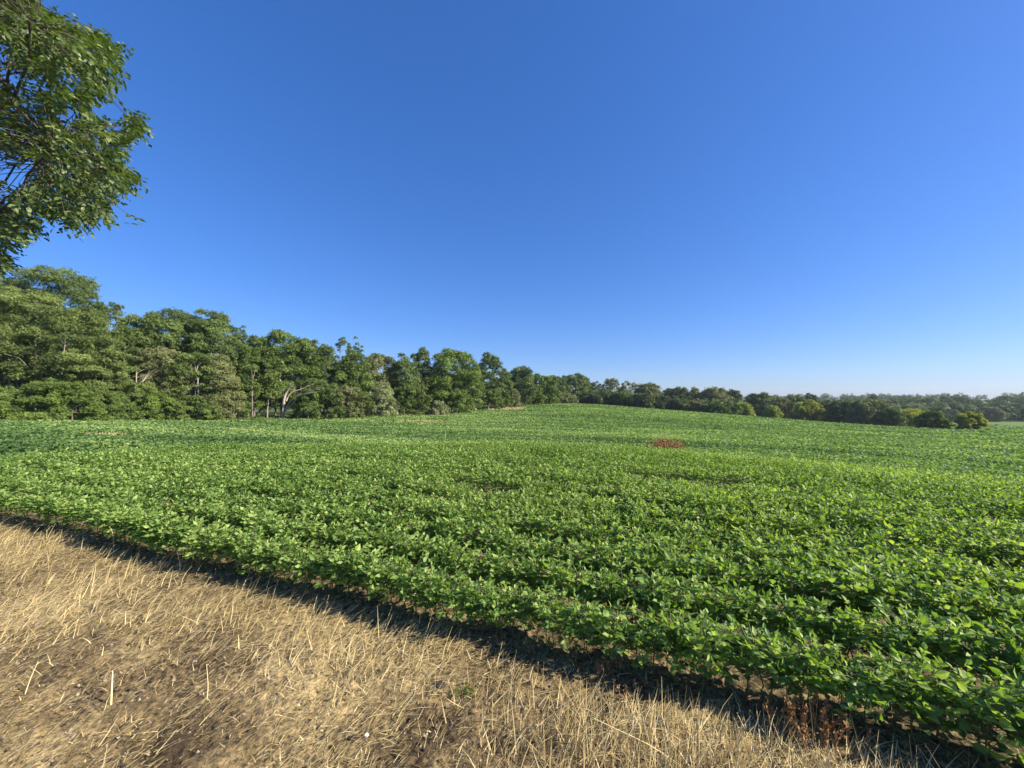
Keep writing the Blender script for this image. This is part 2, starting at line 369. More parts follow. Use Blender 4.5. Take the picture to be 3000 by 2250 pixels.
# ------------------------------------------------------------------ soybean plants (near)
def soy_geo(seed, hgt, lod=0):
    """one plant at the origin: returns (foliage Geo, stem Geo)"""
    r = np.random.default_rng(seed); fo = Geo(); st = Geo()
    top = np.array([r.normal(0, .03), r.normal(0, .03), hgt * .86])
    pts = limb((0, 0, -.02), top, 0, .12, 5, r)
    v, f = tube(pts, np.linspace(.0045, .0025, 5), 4 if lod == 0 else 3); st.add(v, f, .4)
    nn = 33 if lod == 0 else 26
    pos = []; dr = []; nm = []; sz = []; ti = []
    for k in range(nn):
        u = .32 + .68 * (k + r.random() * .6) / nn
        base = pts[0] + (top - pts[0]) * u
        a = k * 2.4 + r.normal(0, .5); out = np.array([math.cos(a), math.sin(a), 0])
        L = r.uniform(.05, .165) * (1.15 - .35 * u); up = r.uniform(.25, 1.2)
        tip = base + norm(out + np.array([0, 0, up])) * L
        tip[2] = min(tip[2], hgt * 1.05)
        if lod == 0:
            v, f = tube(np.array([base, (base + tip) / 2 + [0, 0, .006], tip]), .0016, 3); st.add(v, f, .8)
        s = r.uniform(.035, .061) * (1.0 if u < .85 else .75)
        pitch = r.uniform(-.3, .9) + 1.3 * max(0., u - .6) * r.uniform(0, 3); fd = norm(out + np.array([0, 0, pitch]))
        side = np.cross(fd, [0, 0, 1.]); side = norm(side)
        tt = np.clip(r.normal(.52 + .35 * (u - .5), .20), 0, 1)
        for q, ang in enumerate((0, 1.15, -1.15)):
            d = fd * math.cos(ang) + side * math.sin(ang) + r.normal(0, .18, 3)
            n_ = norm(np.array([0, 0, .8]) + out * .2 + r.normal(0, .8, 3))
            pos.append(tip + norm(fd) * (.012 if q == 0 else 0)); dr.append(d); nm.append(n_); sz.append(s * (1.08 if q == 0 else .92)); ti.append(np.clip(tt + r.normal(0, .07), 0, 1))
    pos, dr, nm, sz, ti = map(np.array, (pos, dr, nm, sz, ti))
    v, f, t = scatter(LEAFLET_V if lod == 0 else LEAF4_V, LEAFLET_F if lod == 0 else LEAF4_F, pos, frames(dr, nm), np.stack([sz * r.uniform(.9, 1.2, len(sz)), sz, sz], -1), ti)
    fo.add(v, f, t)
    return fo, st

def dark_gap(s, t):
    """thin places in the stand (0 = full, 1 = gap), long along the rows"""
    return sstep(.66, .80, fbm(s * .55, t * 1.6, 21, 3))
def plant_sites():
    S, T, K = [], [], []
    for k in range(0, 44):
        n = int(34 / .070)
        s = np.linspace(-17, 17, n) + rng.normal(0, .018, n); t = k * ROW + rng.normal(0, .032, n) + (vnoise(s * 1.1, s * 0 + k, 91) - .5) * (.14 - .05 * (k == 0))
        S.append(s); T.append(t); K.append(np.full(n, k))
    S = np.concatenate(S); T = np.concatenate(T); K = np.concatenate(K)
    x = P0[0] + S * U[0] + T * V[0]; y = P0[1] + S * U[1] + T * V[1]
    r = np.hypot(x, y)
    px = CX + F * x / np.maximum(y, .2)
    keep = (r < 15.5) & (((y > .3) & (px > -500) & (px < 3600)) | ((r < 7.5) & (y > -4)))
    g = dark_gap(S, T) * sstep(3, 7, K); keep &= (rng.random(len(S)) > g * .25 * (K > 0))
    keep &= (bare(x, y) < .5)
    return x[keep], y[keep], K[keep], r[keep], S[keep]
sx, sy, sk, sr, ss = plant_sites()
sz_ = H(sx, sy)
hs_ = .98 - .42 * dark_gap(ss, sk * ROW) * sstep(2, 6, sk) + .30 * fbm(ss * .7, sk * .6, 31, 2) * 1.0 - .08 + rng.normal(0, .06, len(sx))
order = np.argsort(sr)
VAR = [soy_geo(100 + i, .36) for i in range(8)]
VM = []
for fo, st in VAR:
    VM.append((fo.mesh('foliage', M['soy'], False), st.mesh('stem', M['soystem'])))
NIND = 300
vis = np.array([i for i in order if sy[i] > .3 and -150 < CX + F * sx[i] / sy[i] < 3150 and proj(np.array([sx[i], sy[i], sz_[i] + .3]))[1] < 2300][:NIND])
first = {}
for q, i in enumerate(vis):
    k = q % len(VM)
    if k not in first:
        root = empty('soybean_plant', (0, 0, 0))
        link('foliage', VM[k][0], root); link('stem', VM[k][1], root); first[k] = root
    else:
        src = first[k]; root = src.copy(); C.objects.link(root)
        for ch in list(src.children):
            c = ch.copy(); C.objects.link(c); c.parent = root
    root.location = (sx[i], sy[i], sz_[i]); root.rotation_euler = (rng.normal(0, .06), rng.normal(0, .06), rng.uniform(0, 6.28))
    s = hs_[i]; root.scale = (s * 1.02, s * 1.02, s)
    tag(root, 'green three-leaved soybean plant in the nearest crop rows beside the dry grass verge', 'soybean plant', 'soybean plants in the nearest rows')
mask = np.ones(len(sx), bool); mask[vis] = False
def merge_plants(idx, variants, g, gs):
    k = rng.integers(0, len(variants), len(idx)); rot = rng.uniform(0, 6.28, len(idx))
    for q, (fo, st) in enumerate(variants):
        ii = idx[k == q]; ro = rot[k == q]
        if not len(ii): continue
        c, s = np.cos(ro), np.sin(ro)
        Z = np.zeros_like(c); O = np.ones_like(c)
        Mx = np.stack([np.stack([c, s, Z], -1), np.stack([-s, c, Z], -1), np.stack([Z, Z, O], -1)], 1)
        pos = np.stack([sx[ii], sy[ii], sz_[ii]], -1)
        for src, dst in ((fo, g), (st, gs)):
            tv = np.concatenate(src.v); tf = np.concatenate(src.f); t0 = np.concatenate(src.t)
            v, f, _ = scatter(tv, tf, pos, Mx, np.repeat(hs_[ii][:, None], 3, 1), np.zeros(len(ii)))
            off = (fbm(sx[ii] * .35, sy[ii] * .35, 44, 2) - .5) * .35
            t = np.clip(t0[None, :] + off[:, None], 0, 1).ravel()
            dst.add(v, f, t)
g = Geo(); gs = Geo()
rest = np.where(mask)[0]
merge_plants(rest[sr[rest] < 6.5], VAR, g, gs)
LOW = [soy_geo(200 + i, .36, 1) for i in range(6)]
merge_plants(rest[sr[rest] >= 6.5], LOW, g, gs)
crop = tag(link('soybean_crop', g.mesh('soybean_crop', M['soy'], False)), 'unbroken green soybean crop stretching over the field behind the nearest rows', 'crop', kind='stuff')
stems = link('stem', gs.mesh('stem', M['soystem']), crop); tag(stems, kind='stuff')

# ------------------------------------------------------------------ soybean canopy (further off)
def canopy():
    g = Geo()
    N = 1500000
    lr = rng.uniform(math.log(12.0), math.log(300), N); r = np.exp(lr)
    az = rng.uniform(-1.12, 1.06, N); x = np.sin(az) * r; y = np.cos(az) * r
    size = .072 + (r - 10).clip(0) * .0033
    # expected density of candidates per m2 = N/(lnR*daz)/r^2 ; wanted 3.2/size^2
    cand = N / ((math.log(300) - math.log(12)) * 2.18) / r ** 2
    want = 4.0 / size ** 2
    s_ = (x - P0[0]) * U[0] + (y - P0[1]) * U[1]; t_ = field_t(x, y)
    rowph = np.abs(((t_ + .25 * (fbm(s_ * .05, t_ * .05, 17, 2) - .5) * 6) / ROW) % 1 - .5) * 2
    rowd = 1 - (1 - sstep(22, 36, r)) * .55 * sstep(.55, .95, rowph)
    gap = sstep(.55, .68, fbm(s_ * .16, t_ * .55, 23, 3)) * .6
    p = want / cand * rowd * (1 - gap)
    bm = bare(x, y)
    pxx = CX + F * x / np.maximum(y, 1)
    keep = (rng.random(N) < p) & (t_ > 0) & ((y < field_edge(x, y) + (vnoise(x * .4, y * .4, 4) - .5) * 3) | ((pxx > 2500) & (pxx < 3600) & (y < 232))) & (bm < .5)
    keep &= (r > 12.0 + rng.uniform(0, 3, N))
    x, y, r, size, s_, t_ = (a[keep] for a in (x, y, r, size, s_, t_)); n = len(x)
    hh = (.30 + .10 * (fbm(x * .5, y * .9, 12, 3) - .5) * 2) * (1 - .35 * sstep(.50, .68, fbm(s_ * .16, t_ * .55, 23, 3)))
    z = H(x, y) + hh * rng.uniform(.45, 1.08, n) ** .8
    az = rng.uniform(0, 6.28, n)
    d = np.stack([np.cos(az), np.sin(az), rng.uniform(-.4, .9, n)], -1); nn = np.array([0, 0, 1.]) + rng.normal(0, .75, (n, 3))
    patch = .6 * (fbm(s_ * .025, t_ * .12, 51, 3) - .5) + .7 * (fbm(s_ * .12, t_ * .7, 53, 3) - .5)
    ti = np.clip(.50 + patch * 1.5 + rng.normal(0, .16, n), 0, 1)
    near = r < 26
    for m_, tv, tf in ((near, LEAF4_V, LEAF4_F), (~near, LEAF4_V, LEAF4_F)):
        sc3 = size[m_] * rng.uniform(.75, 1.3, m_.sum())
        v, f, t = scatter(tv, tf, np.stack([x[m_], y[m_], z[m_]], -1), frames(d[m_], nn[m_]), np.stack([sc3 * 1.15, sc3, sc3], -1), ti[m_]); g.add(v, f, t)
    print('canopy leaves', n)
    tag(link('soybean_field', g.mesh('soybean_field', M['soyfar'], False)), 'far part of the soybean field rising to the crest before the trees', 'crop', kind='stuff')
canopy()

# ------------------------------------------------------------------ dry verge
BL_SEG = 4
def blades(g, x, y, length, width, az, lean, curl, tint, zoff=0):
    """grass blades: bent ribbons. lean 0 = upright, 1.5 = lying"""
    n = len(x); z0 = H(x, y) + zoff; p = np.stack([x, y, z0 - .004], -1)
    h = np.stack([np.cos(az), np.sin(az), np.zeros(n)], -1); sd = np.stack([-np.sin(az), np.cos(az), np.zeros(n)], -1)
    tw = rng.uniform(0, 6.28, n); vs = []
    sd = sd * np.cos(tw)[:, None] + h * np.sin(tw)[:, None]
    cur = p; seg = length / (BL_SEG - 1)
    for k in range(BL_SEG):
        wv = width * (1 - .8 * (k / (BL_SEG - 1)) ** 1.5) * .5
        vs.append(cur - sd * wv[:, None]); vs.append(cur + sd * wv[:, None])
        a = lean + curl * k / (BL_SEG - 1)
        cur = cur + (h * np.sin(a)[:, None] + np.array([0, 0, 1.]) * np.cos(a)[:, None]) * seg[:, None]
        cur[:, 2] = np.maximum(cur[:, 2], z0 + .004)
    v = np.stack(vs, 1).reshape(-1, 3)
    f = []
    for k in range(BL_SEG - 1): f += [(2 * k, 2 * k + 1, 2 * k + 3), (2 * k, 2 * k + 3, 2 * k + 2)]
    f = np.array(f)[None] + (np.arange(n) * BL_SEG * 2)[:, None, None]
    g.add(v, f.reshape(-1, 3), np.repeat(tint, BL_SEG * 2))

def verge_xy(N):
    s = rng.uniform(-6.5, 13.5, N); t = -rng.uniform(0, 1, N) ** .9 * 5.7 - .02
    x = P0[0] + s * U[0] + t * V[0]; y = P0[1] + s * U[1] + t * V[1]
    k = (y > 1.0) & (np.abs(x) < 10.5) ; return x[k], y[k], s[k], t[k]
def verge():
    g = Geo()
    x, y, s, t = verge_xy(460000)
    # where the straw is thick
    dens = fbm(x * .55 + 4, y * .55, 61, 3)
    band = np.exp(-((t + .55 + .25 * (vnoise(s * .8, 0 * s, 5) - .5)) / .42) ** 2)          # thick strip beside the crop
    rightbottom = sstep(-.6, .8, x) * sstep(-.25, -.8, t)
    leftstrip = sstep(4.5, 6.5, s)
    dd = np.clip(sstep(.47, .68, dens) * .55 + band * .75 * sstep(.36, .5, vnoise(s * 1.3, t * .5, 15)) + rightbottom * .9 + leftstrip * .6 + .08, 0, 1) * (1 - .65 * sstep(.2, .9, .5 * (s - 1) / 3 + .5 * (-t - 2.0)) * sstep(.35, .6, vnoise(x * .7, y * .7, 92)))
    dd *= 1 - .9 * sstep(-.30, -.06, t + (vnoise(s * 1.7, t, 2) - .5) * .40)
    k = rng.random(len(x)) < dd * .75; x, y, s, t, dd, rb = x[k], y[k], s[k], t[k], dd[k], rightbottom[k]
    n = len(x)
    az0 = .45 + 1.6 * (fbm(x * .8, y * .8, 71, 2) - .5)                # combed to the right and away
    az = az0 + rng.normal(0, .75, n)
    lean = np.where(rng.random(n) < .14 + .45 * rb, rng.uniform(.15, .8, n), rng.uniform(1.1, 1.54, n))
    L = rng.uniform(.05, .17, n) * (.7 + .6 * dd); L = np.where(lean < .9, L * (1.05 + .5 * rb), L)
    ti = np.clip(rng.normal(.66, .25, n) + .3 * (fbm(x * 1.3, y * 1.3, 81, 2) - .5) - .12 * rb, 0, 1)
    blades(g, x, y, L, rng.uniform(.0024, .0054, n), az, lean, rng.uniform(-.3, 1.3, n), ti, rng.uniform(0, .018, n))
    # thatch: short broken bits lying everywhere
    x, y, s, t = verge_xy(420000); th = fbm(x * 1.1, y * 1.1, 67, 4); k = rng.random(len(x)) < .30 + .7 * sstep(.42, .60, th); k &= t < -.10 - .2 * vnoise(s * 2.5, t, 6)
    x, y, th = x[k], y[k], th[k]; n = len(x)
    az = np.where(rng.random(n) < .65, .45 + 1.6 * (fbm(x * .8, y * .8, 71, 2) - .5) + rng.normal(0, .35, n), rng.uniform(0, 6.28, n))
    blades(g, x, y, rng.uniform(.015, .085, n), rng.uniform(.0025, .0055, n), az, rng.uniform(1.2, 1.57, n), rng.uniform(-.25, .3, n),
           np.clip(rng.normal(.36, .26, n) + .9 * (th - .5), 0, 1), rng.uniform(0, .014, n))
    # litter between the crop rows
    n = 26000; s = rng.uniform(-5, 11, n); t = rng.uniform(-.1, 2.6, n)
    x = P0[0] + s * U[0] + t * V[0]; y = P0[1] + s * U[1] + t * V[1]
    blades(g, x, y, rng.uniform(.03, .12, n), rng.uniform(.002, .004, n), rng.uniform(0, 6.28, n), rng.uniform(.9, 1.55, n), rng.uniform(0, .4, n), np.clip(rng.normal(.45, .2, n), 0, 1), 0)
    tag(link('dry_grass', g.mesh('dry_grass', M['straw'], False)), 'flattened golden dry grass and straw over the brown verge', 'dry grass', kind='stuff')
verge()

def stones(n, smin, smax, name, mat, pts=None, seed=3):
    r = np.random.default_rng(seed); g = Geo()
    ico = np.array([(0, 0, 1), (.894, 0, .447), (.276, .851, .447), (-.724, .526, .447), (-.724, -.526, .447), (.276, -.851, .447), (.724, .526, -.447), (-.276, .851, -.447), (-.894, 0, -.447), (-.276, -.851, -.447), (.724, -.526, -.447), (0, 0, -1)])
    F_ = np.array([(0, 1, 2), (0, 2, 3), (0, 3, 4), (0, 4, 5), (0, 5, 1), (1, 6, 2), (2, 7, 3), (3, 8, 4), (4, 9, 5), (5, 10, 1), (6, 7, 2), (7, 8, 3), (8, 9, 4), (9, 10, 5), (10, 6, 1), (11, 7, 6), (11, 8, 7), (11, 9, 8), (11, 10, 9), (11, 6, 10)])
    x, y, s, t = verge_xy(n * 2); x, y = x[:n], y[:n]; n = len(x)
    sz = np.exp(r.uniform(math.log(smin), math.log(smax), n))
    sc3 = np.stack([sz * r.uniform(.8, 1.3, n), sz * r.uniform(.8, 1.3, n), sz * r.uniform(.4, .8, n)], -1)
    v, f, tt = scatter(ico, F_, np.stack([x, y, H(x, y) + sz * .2], -1), frames(rdir(n, r) * [1, 1, .3], np.array([0, 0, 1.]) + r.normal(0, .3, (n, 3))), sc3, r.random(n))
    v = v + r.normal(0, 1, v.shape) * np.repeat(sz, 12)[:, None] * .12
    g.add(v, f, tt); return link(name, g.mesh(name, mat, False))
tag(stones(7000, .003, .011, 'gravel', M['stone']), 'small grey and tan pebbles strewn over the bare verge soil', 'gravel', kind='stuff')
tag(stones(5000, .004, .016, 'soil_crumbs', M['clod'], seed=5), 'dark crumbs of loose soil among the dry grass', 'soil crumbs', kind='stuff')

def lump(name, px, py, size, mat, label, cat, seed):
    import bmesh
    r = np.random.default_rng(seed); bm = bmesh.new(); bmesh.ops.create_icosphere(bm, subdivisions=3, radius=1)
    for v in bm.verts:
        c = v.co; k = 1 + .35 * (float(fbm(c.x * 1.4 + seed, c.y * 1.4 + c.z, seed, 3)) - .5)
        v.co = Vector((c.x * size[0] * k, c.y * size[1] * k, c.z * size[2] * k))
    me = bpy.data.meshes.new(name); bm.to_mesh(me); bm.free(); me.materials.append(mat)
    for p in me.polygons: p.use_smooth = True
    d = P(px, py, 1) - [0, 0, CAM_H]; q = np.array([0, 0, CAM_H]) + d * (-CAM_H / d[2])
    o = link(name, me); o.location = (q[0], q[1], float(H(q[0], q[1])) + size[2] * .6); o.rotation_euler = (0, 0, r.uniform(0, 6))
    return tag(o, label, cat)
lump('stone', 1073, 2160, (.012, .010, .010), M['whitestone'], 'small bright white stone lying on the dry verge', 'stone', 3)
lump('dark_lump', 1290, 2012, (.036, .03, .014), M['clod'], 'dark soil clod beside the little green weed on the verge', 'soil clod', 4)
lump('dark_lump', 1035, 2168, (.022, .017, .010), M['clod'], 'small dark lump just left of the white stone', 'soil clod', 6)  # flat dark lump close by the white stone, in the clod colour

def gpt(px, py, z=0.0):
    d = P(px, py, 1) - [0, 0, CAM_H]; q = np.array([0, 0, CAM_H]) + d * ((z - CAM_H) / d[2]); return q
def stalk(pix, rad, label, tint, heads=0, Y=None):
    """single straw stalk through photo pixels at the depth of its foot"""
    base = gpt(*pix[0]); Y0 = base[1]
    pts = [np.array([base[0], base[1], -.005])]
    for k, (a, b) in enumerate(pix[1:]):
        pts.append(P(a, b, Y0 + .03 * (k + 1)))
    pts = np.array(pts); o0 = pts[0].copy()
    t = np.linspace(0, 1, len(pts)); tt = np.linspace(0, 1, 9)
    pp = np.stack([np.interp(tt, t, pts[:, i]) for i in range(3)], -1)
    pp[1:-1] = (pp[:-2] + pp[1:-1] * 2 + pp[2:]) / 4
    root = empty('straw_stalk', tuple(o0)); g = Geo(); v, f = tube(pp - o0, np.linspace(rad, rad * .5, 9), 5); g.add(v, f, tint)
    link('stem', g.mesh('stem', M['straw']), root)
    if heads:
        h = Geo(); n = heads; q = (pp[-1] - o0) + (pp[-1] - pp[-2]) * rng.uniform(-1.2, .5, n)[:, None]
        v, f, t2 = scatter(LEAF4_V, LEAF4_F, q, frames(norm(pp[-1] - pp[-2]) + rng.normal(0, .35, (n, 3)), rdir(n)), np.full(n, .018), np.full(n, tint)); h.add(v, f, t2)
        link('seed_head', h.mesh('seed_head', M['straw'], False), root)
    tag(root, label, 'straw')
stalk([(325, 2063), (328, 2010), (330, 1965)], .0055, 'thick pale straw stub standing upright in the bare left verge', .95)
stalk([(72, 2035), (90, 1985), (112, 1937)], .003, 'pale straw leaning right at the far left of the verge', .9)
stalk([(130, 1982), (105, 1965), (85, 1950)], .003, 'short straw crossing the leaning one at the far left', .85)
stalk([(130, 2025), (190, 2024), (262, 2028)], .0035, 'long pale straw lying flat left of the thick upright stub', .92)
stalk([(333, 1620), (332, 1570), (325, 1545), (308, 1538)], .0032, 'upright grass stalk with a nodding head against the dark row edge', .75, 8)
stalk([(525, 1680), (530, 1650), (513, 1608), (540, 1598), (582, 1652)], .003, 'bent straw arching over the dark shadow beside the crop', .85, 6)
stalk([(500, 1640), (512, 1612), (560, 1640)], .0026, 'broken straw folded beneath the arching one near the crop', .75)
stalk([(1907, 1915 + 40), (1908, 1905), (1909, 1868)], .0028, 'thin reddish stalk rising from the shadow band beside the crop', .2)
stalk([(2010, 2250), (1900, 2180), (1740, 2105)], .003, 'long pale straw slanting through the tall dry grass at lower right', .85)
stalk([(605, 2058), (610, 2010), (605, 1945)], .003, 'straw stub upright right of the bare brown patch', .8)

def blade_clump(name, px, py, n, hgt, spread, mat, label, cat, part='stems', tint=(.5, .2), lean=.25, seeds=True, Y=None, width=.003, leaf=False):
    if Y is None: q = gpt(px, py)
    else: q = np.array([(px - CX) / F * Y, Y, 0.])
    root = empty(name, (q[0], q[1], float(H(q[0], q[1])))); g = Geo()
    x = rng.normal(0, spread * .4, n); y = rng.normal(0, spread * .35, n)
    hh = hgt * rng.uniform(.55, 1.1, n)
    h0 = Geo(); ends = []
    for i in range(n):
        a = rng.uniform(0, 6.28); l = abs(rng.normal(0, lean)); e = np.array([x[i] + math.cos(a) * l * hh[i], y[i] + math.sin(a) * l * hh[i], hh[i]])
        pts = limb((x[i], y[i], -.01), e, 0, .08, 4); v, f = tube(pts, np.linspace(width, width * .5, 4), 3); g.add(v, f, np.clip(rng.normal(*tint), 0, 1)); ends.append((pts[-2], pts[-1]))
    tag(link(part, g.mesh(part, mat), root), kind='stuff')
    if seeds:
        m = 16; s = Geo()
        for a, b in ends:
            u = rng.uniform(-.3, 1.1, m)[:, None]; q2 = a + (b - a) * u + rng.normal(0, width * 2, (m, 3))
            sz = rng.uniform(.5, 1.2, m) * (hgt * .07 + .008)
            v, f, t = scatter(LEAF4_V, LEAF4_F, q2, frames(norm(b - a) + rng.normal(0, .6, (m, 3)), rdir(m)), sz, np.clip(rng.normal(tint[0], tint[1], m), 0, 1)); s.add(v, f, t)
        nm = 'leaves' if leaf else 'seed_heads'; tag(link(nm, s.mesh(nm, mat, False), root), kind='stuff')
    return tag(root, label, cat)
blade_clump('dry_weed', 2375, 2160, 42, .17, .22, M['redweed'], 'reddish brown dry weed clump at the crop edge, lower right', 'weed', width=.0022, tint=(.75, .3))
blade_clump('dry_weed', 590, 1655, 22, .10, .22, M['redweed'], 'low reddish weed tuft beneath the front soybean row, left of centre', 'weed', width=.0022, tint=(.7, .3))
blade_clump('dry_weed', 1780, 1985, 26, .09, .4, M['redweed'], 'low rusty weed tuft along the shadow edge in the middle', 'weed', width=.0022, tint=(.7, .3))
blade_clump('dock_weed', 1950, 1300, 150, .76, .80, M['redweed'], 'rust red clump of dried dock standing alone in the green field', 'weed', Y=17.5, width=.012, tint=(.75, .3), lean=.35)
blade_clump('green_weed', 1370, 2035, 24, .035, .09, M['grass'], 'tiny green weed growing in the bare soil of the verge', 'weed', width=.0014, tint=(.3, .2), leaf=True)
# tan dead stubble on the thin places of the field
def stubble():
    g = Geo()
    for i, (bx, by, hl, hd) in enumerate(BARE3):
        n = int(min(9000, 900 * hl * hd + 500)); x = bx + rng.normal(0, hl * .5, n); y = by + rng.normal(0, hd * .5, n)
        s = .0011 * by * .55
        blades(g, x, y, rng.uniform(.10, .34, n), np.full(n, max(.004, s)), rng.uniform(0, 6.28, n), rng.uniform(.1, 1.3, n), rng.uniform(0, .6, n), np.clip(rng.normal((.70 if i < 5 else .45) if i not in (5, 6, 7, 8) else .22, .2, n), 0, 1))
    tag(link('stubble', g.mesh('stubble', M['straw'], False)), 'tan dead stubble showing in thin places of the soybean field', 'stubble', kind='stuff')
stubble()
# ragged grass strip between the crop and the wood
def margin():
    g = Geo(); n = 60000; px = rng.uniform(-400, 1750, n); Ye = np.interp(px, FE_PX, FE_Y); Y = Ye + rng.uniform(-1.5, 9, n)
    x = (px - CX) / F * Y
    sc_ = Y / 60
    blades(g, x, Y, rng.uniform(.25, .75, n) * (.6 + .9 * fbm(x * .2, Y * .2, 3, 2)), .07 * sc_ * rng.uniform(.6, 1.2, n), rng.uniform(0, 6.28, n), rng.uniform(0, .9, n), rng.uniform(0, .7, n),
           np.clip(rng.normal(.42, .22, n) + .9 * (fbm(x * .06, Y * .1, 7, 2) - .5), 0, 1))
    tag(link('rough_grass', g.mesh('rough_grass', M['grass'], False)), 'rough yellow-green grass margin between the crop and the wood', 'grass', kind='stuff')
margin()

# ------------------------------------------------------------------ trees
def crown_geo(Ht, W, base, leaf, seed, style='round', dens=1.0, D=None):
    """leaf sprays gathered in clumps through an uneven crown; returns (Geo, clump centres, radii)"""
    r = np.random.default_rng(seed); g = Geo(); Dp = D or W * .9
    zc0 = Ht * base; Hc = Ht - zc0
    n = int({'round': 85, 'feather': 80, 'tall': 75, 'shrub': 60, 'open': 44, 'layer': 75}[style] * (1 if W > 4 else .6))
    cs = []; rs = []
    tries = 0
    while len(cs) < n and tries < 9000:
        tries += 1
        u = r.uniform(0, 1) ** .8; a = r.uniform(0, 6.283)
        # crown profile radius at height u
        if style == 'tall': pr = math.sin(math.pi * min(.98, .12 + .82 * u)) ** .55 * (1 - .35 * u)
        elif style == 'shrub': pr = math.cos(u * math.pi / 2 * .92) ** .45
        elif style == 'open': pr = math.sin(math.pi * (.12 + .80 * u)) ** .6
        else: pr = math.sin(math.pi * min(.97, .22 + .70 * u)) ** .5
        rad = (r.uniform(.35, 1) ** .5) * pr * (1 + .22 * math.sin(3 * a + seed) + .15 * math.sin(5 * a + seed * 2.3 + u * 6))
        cr = W * r.uniform(.07, .13) * (1.1 if style in ('round', 'tall') else .9)
        cr = min(cr, 1.8) if style != 'shrub' else min(cr, 1.3)
        c = np.array([math.cos(a) * rad * (W / 2 - cr * .8), math.sin(a) * rad * (Dp / 2 - cr * .8), zc0 + cr * .4 + u * (Hc - cr * 1.3)])
        if any(np.linalg.norm(c - q) < cr * (.6 if style == 'shrub' else .95) for q in cs): continue
        cs.append(c); rs.append(cr * .88)
    cs = np.array(cs); rs = np.array(rs)
    # one clump tops the crown so its height is right
    k = np.argmax(cs[:, 2]); cs[k, 2] = Ht - rs[k] * .75; cs[k, :2] *= .5
    flat = {'feather': .78, 'layer': .8}.get(style, .95)
    for c, cr in zip(cs, rs):
        m = int(dens * 2.4 * 4 * math.pi * cr * cr * flat / (leaf * leaf * .62)) + 6
        d = rdir(m, r); d[:, 2] = np.where(d[:, 2] < -.35, -d[:, 2], d[:, 2])
        q = r.uniform(.45, 1.08, m) ** .6
        # knobbly small lobes on each clump
        lob = 1 + .40 * np.sin(d[:, 0] * 7 + c[0] * 3) * np.sin(d[:, 1] * 7 + c[1] * 3) * np.sin(d[:, 2] * 6 + c[2])
        p = c + d * (cr * q * lob)[:, None] * np.array([1.12, 1.12, flat])
        nrm = norm(d * 1.0 + r.normal(0, .75, (m, 3)) + [0, 0, .25])
        dd = r.normal(size=(m, 3)) - [0, 0, .35]
        if style == 'feather': dd = dd * [1, 1, .35]
        tone = r.normal(0, .15)
        ti = np.clip(.48 + tone + r.normal(0, .15, m), 0, 1)
        sz = leaf * r.uniform(.7, 1.35, m)
        v, f, t = scatter(SPRAY_V, SPRAY_F, p, frames(dd, nrm), np.stack([sz, sz, sz], -1), ti); g.add(v, f, t)
    # thin scatter of loose sprays through the volume
    m = int(dens * 10 * len(cs)); j = r.integers(0, len(cs), m)
    p = cs[j] + rdir(m, r) * rs[j][:, None] * r.uniform(.9, 1.45, m)[:, None]
    p[:, 2] = np.maximum(p[:, 2], .2)
    v, f, t = scatter(SPRAY_V, SPRAY_F, p, frames(rdir(m, r), rdir(m, r)), np.full(m, leaf * .8), np.clip(r.normal(.5, .2, m), 0, 1)); g.add(v, f, t)
    return g, cs, rs

def trunk_geo(Ht, cs, seed, rad, fork=.35, lean=.03, nl=14):
    r = np.random.default_rng(seed + 999); g = Geo()
    top = np.array([r.normal(0, lean) * Ht, r.normal(0, lean) * Ht, Ht * .82])
    mid = top * fork / .82; mid[2] = Ht * fork
    tp = np.vstack([limb((0, 0, -.4), mid, 0, .06, 5, r), limb(mid, top, 0, .10, 6, r)[1:]])
    rr = np.interp(np.linspace(0, 1, len(tp)), [0, .06, .4, 1], [rad * 1.3, rad * .85, rad * .6, rad * .12])
    v, f = tube(tp, rr, 8); g.add(v, f, .5)
    idx = r.permutation(len(cs))[:nl]
    for i in idx:
        c = cs[i]; zz = np.clip(c[2] - np.linalg.norm(c[:2]) * r.uniform(.5, 1.1), Ht * fork * .75, Ht * .8)
        k = np.interp(zz, tp[:, 2], np.arange(len(tp))); a = tp[int(k)] + (tp[min(int(k) + 1, len(tp) - 1)] - tp[int(k)]) * (k - int(k))
        pts = limb(a, c, .06, .14, 6, r); R0 = rad * .42 * (1 - .6 * zz / Ht)
        v, f = tube(pts, np.linspace(R0, R0 * .25, 6), 6); g.add(v, f, .5)
    return g

tree_no = [0]
def place_xy(px, Y): return (px - CX) / F * Y
def tree(name, px, wpx, top, Y, mat, style, label, cat='tree', base=.25, bark='bark', group=None, dens=1.0, leafk=1.0, trunk_r=None, fork=.35, lean=.03, stem='trunk'):
    tree_no[0] += 1; seed = 1000 + tree_no[0] * 17
    x = place_xy(px, Y); z = float(H(x, Y)); Ht = zat(top, Y) - z; W = wpx / F * Y
    Ht = max(Ht, 1.0)
    leaf = float(np.clip(Y * .0050, .23, 1.0)) * leafk
    root = empty(name, (x, Y, z))
    g, cs, rs = crown_geo(Ht, W, base, leaf, seed, style, dens)
    cn = 'crown' if stem == 'trunk' else 'foliage'
    link(cn, g.mesh(cn, M[mat], False), root)
    tg = trunk_geo(Ht, cs, seed, trunk_r or max(.07, Ht * .014), fork, lean, 16 if Y < 130 else 7)
    link(stem, tg.mesh(stem, M[bark]), root)
    return tag(root, label, cat, group)

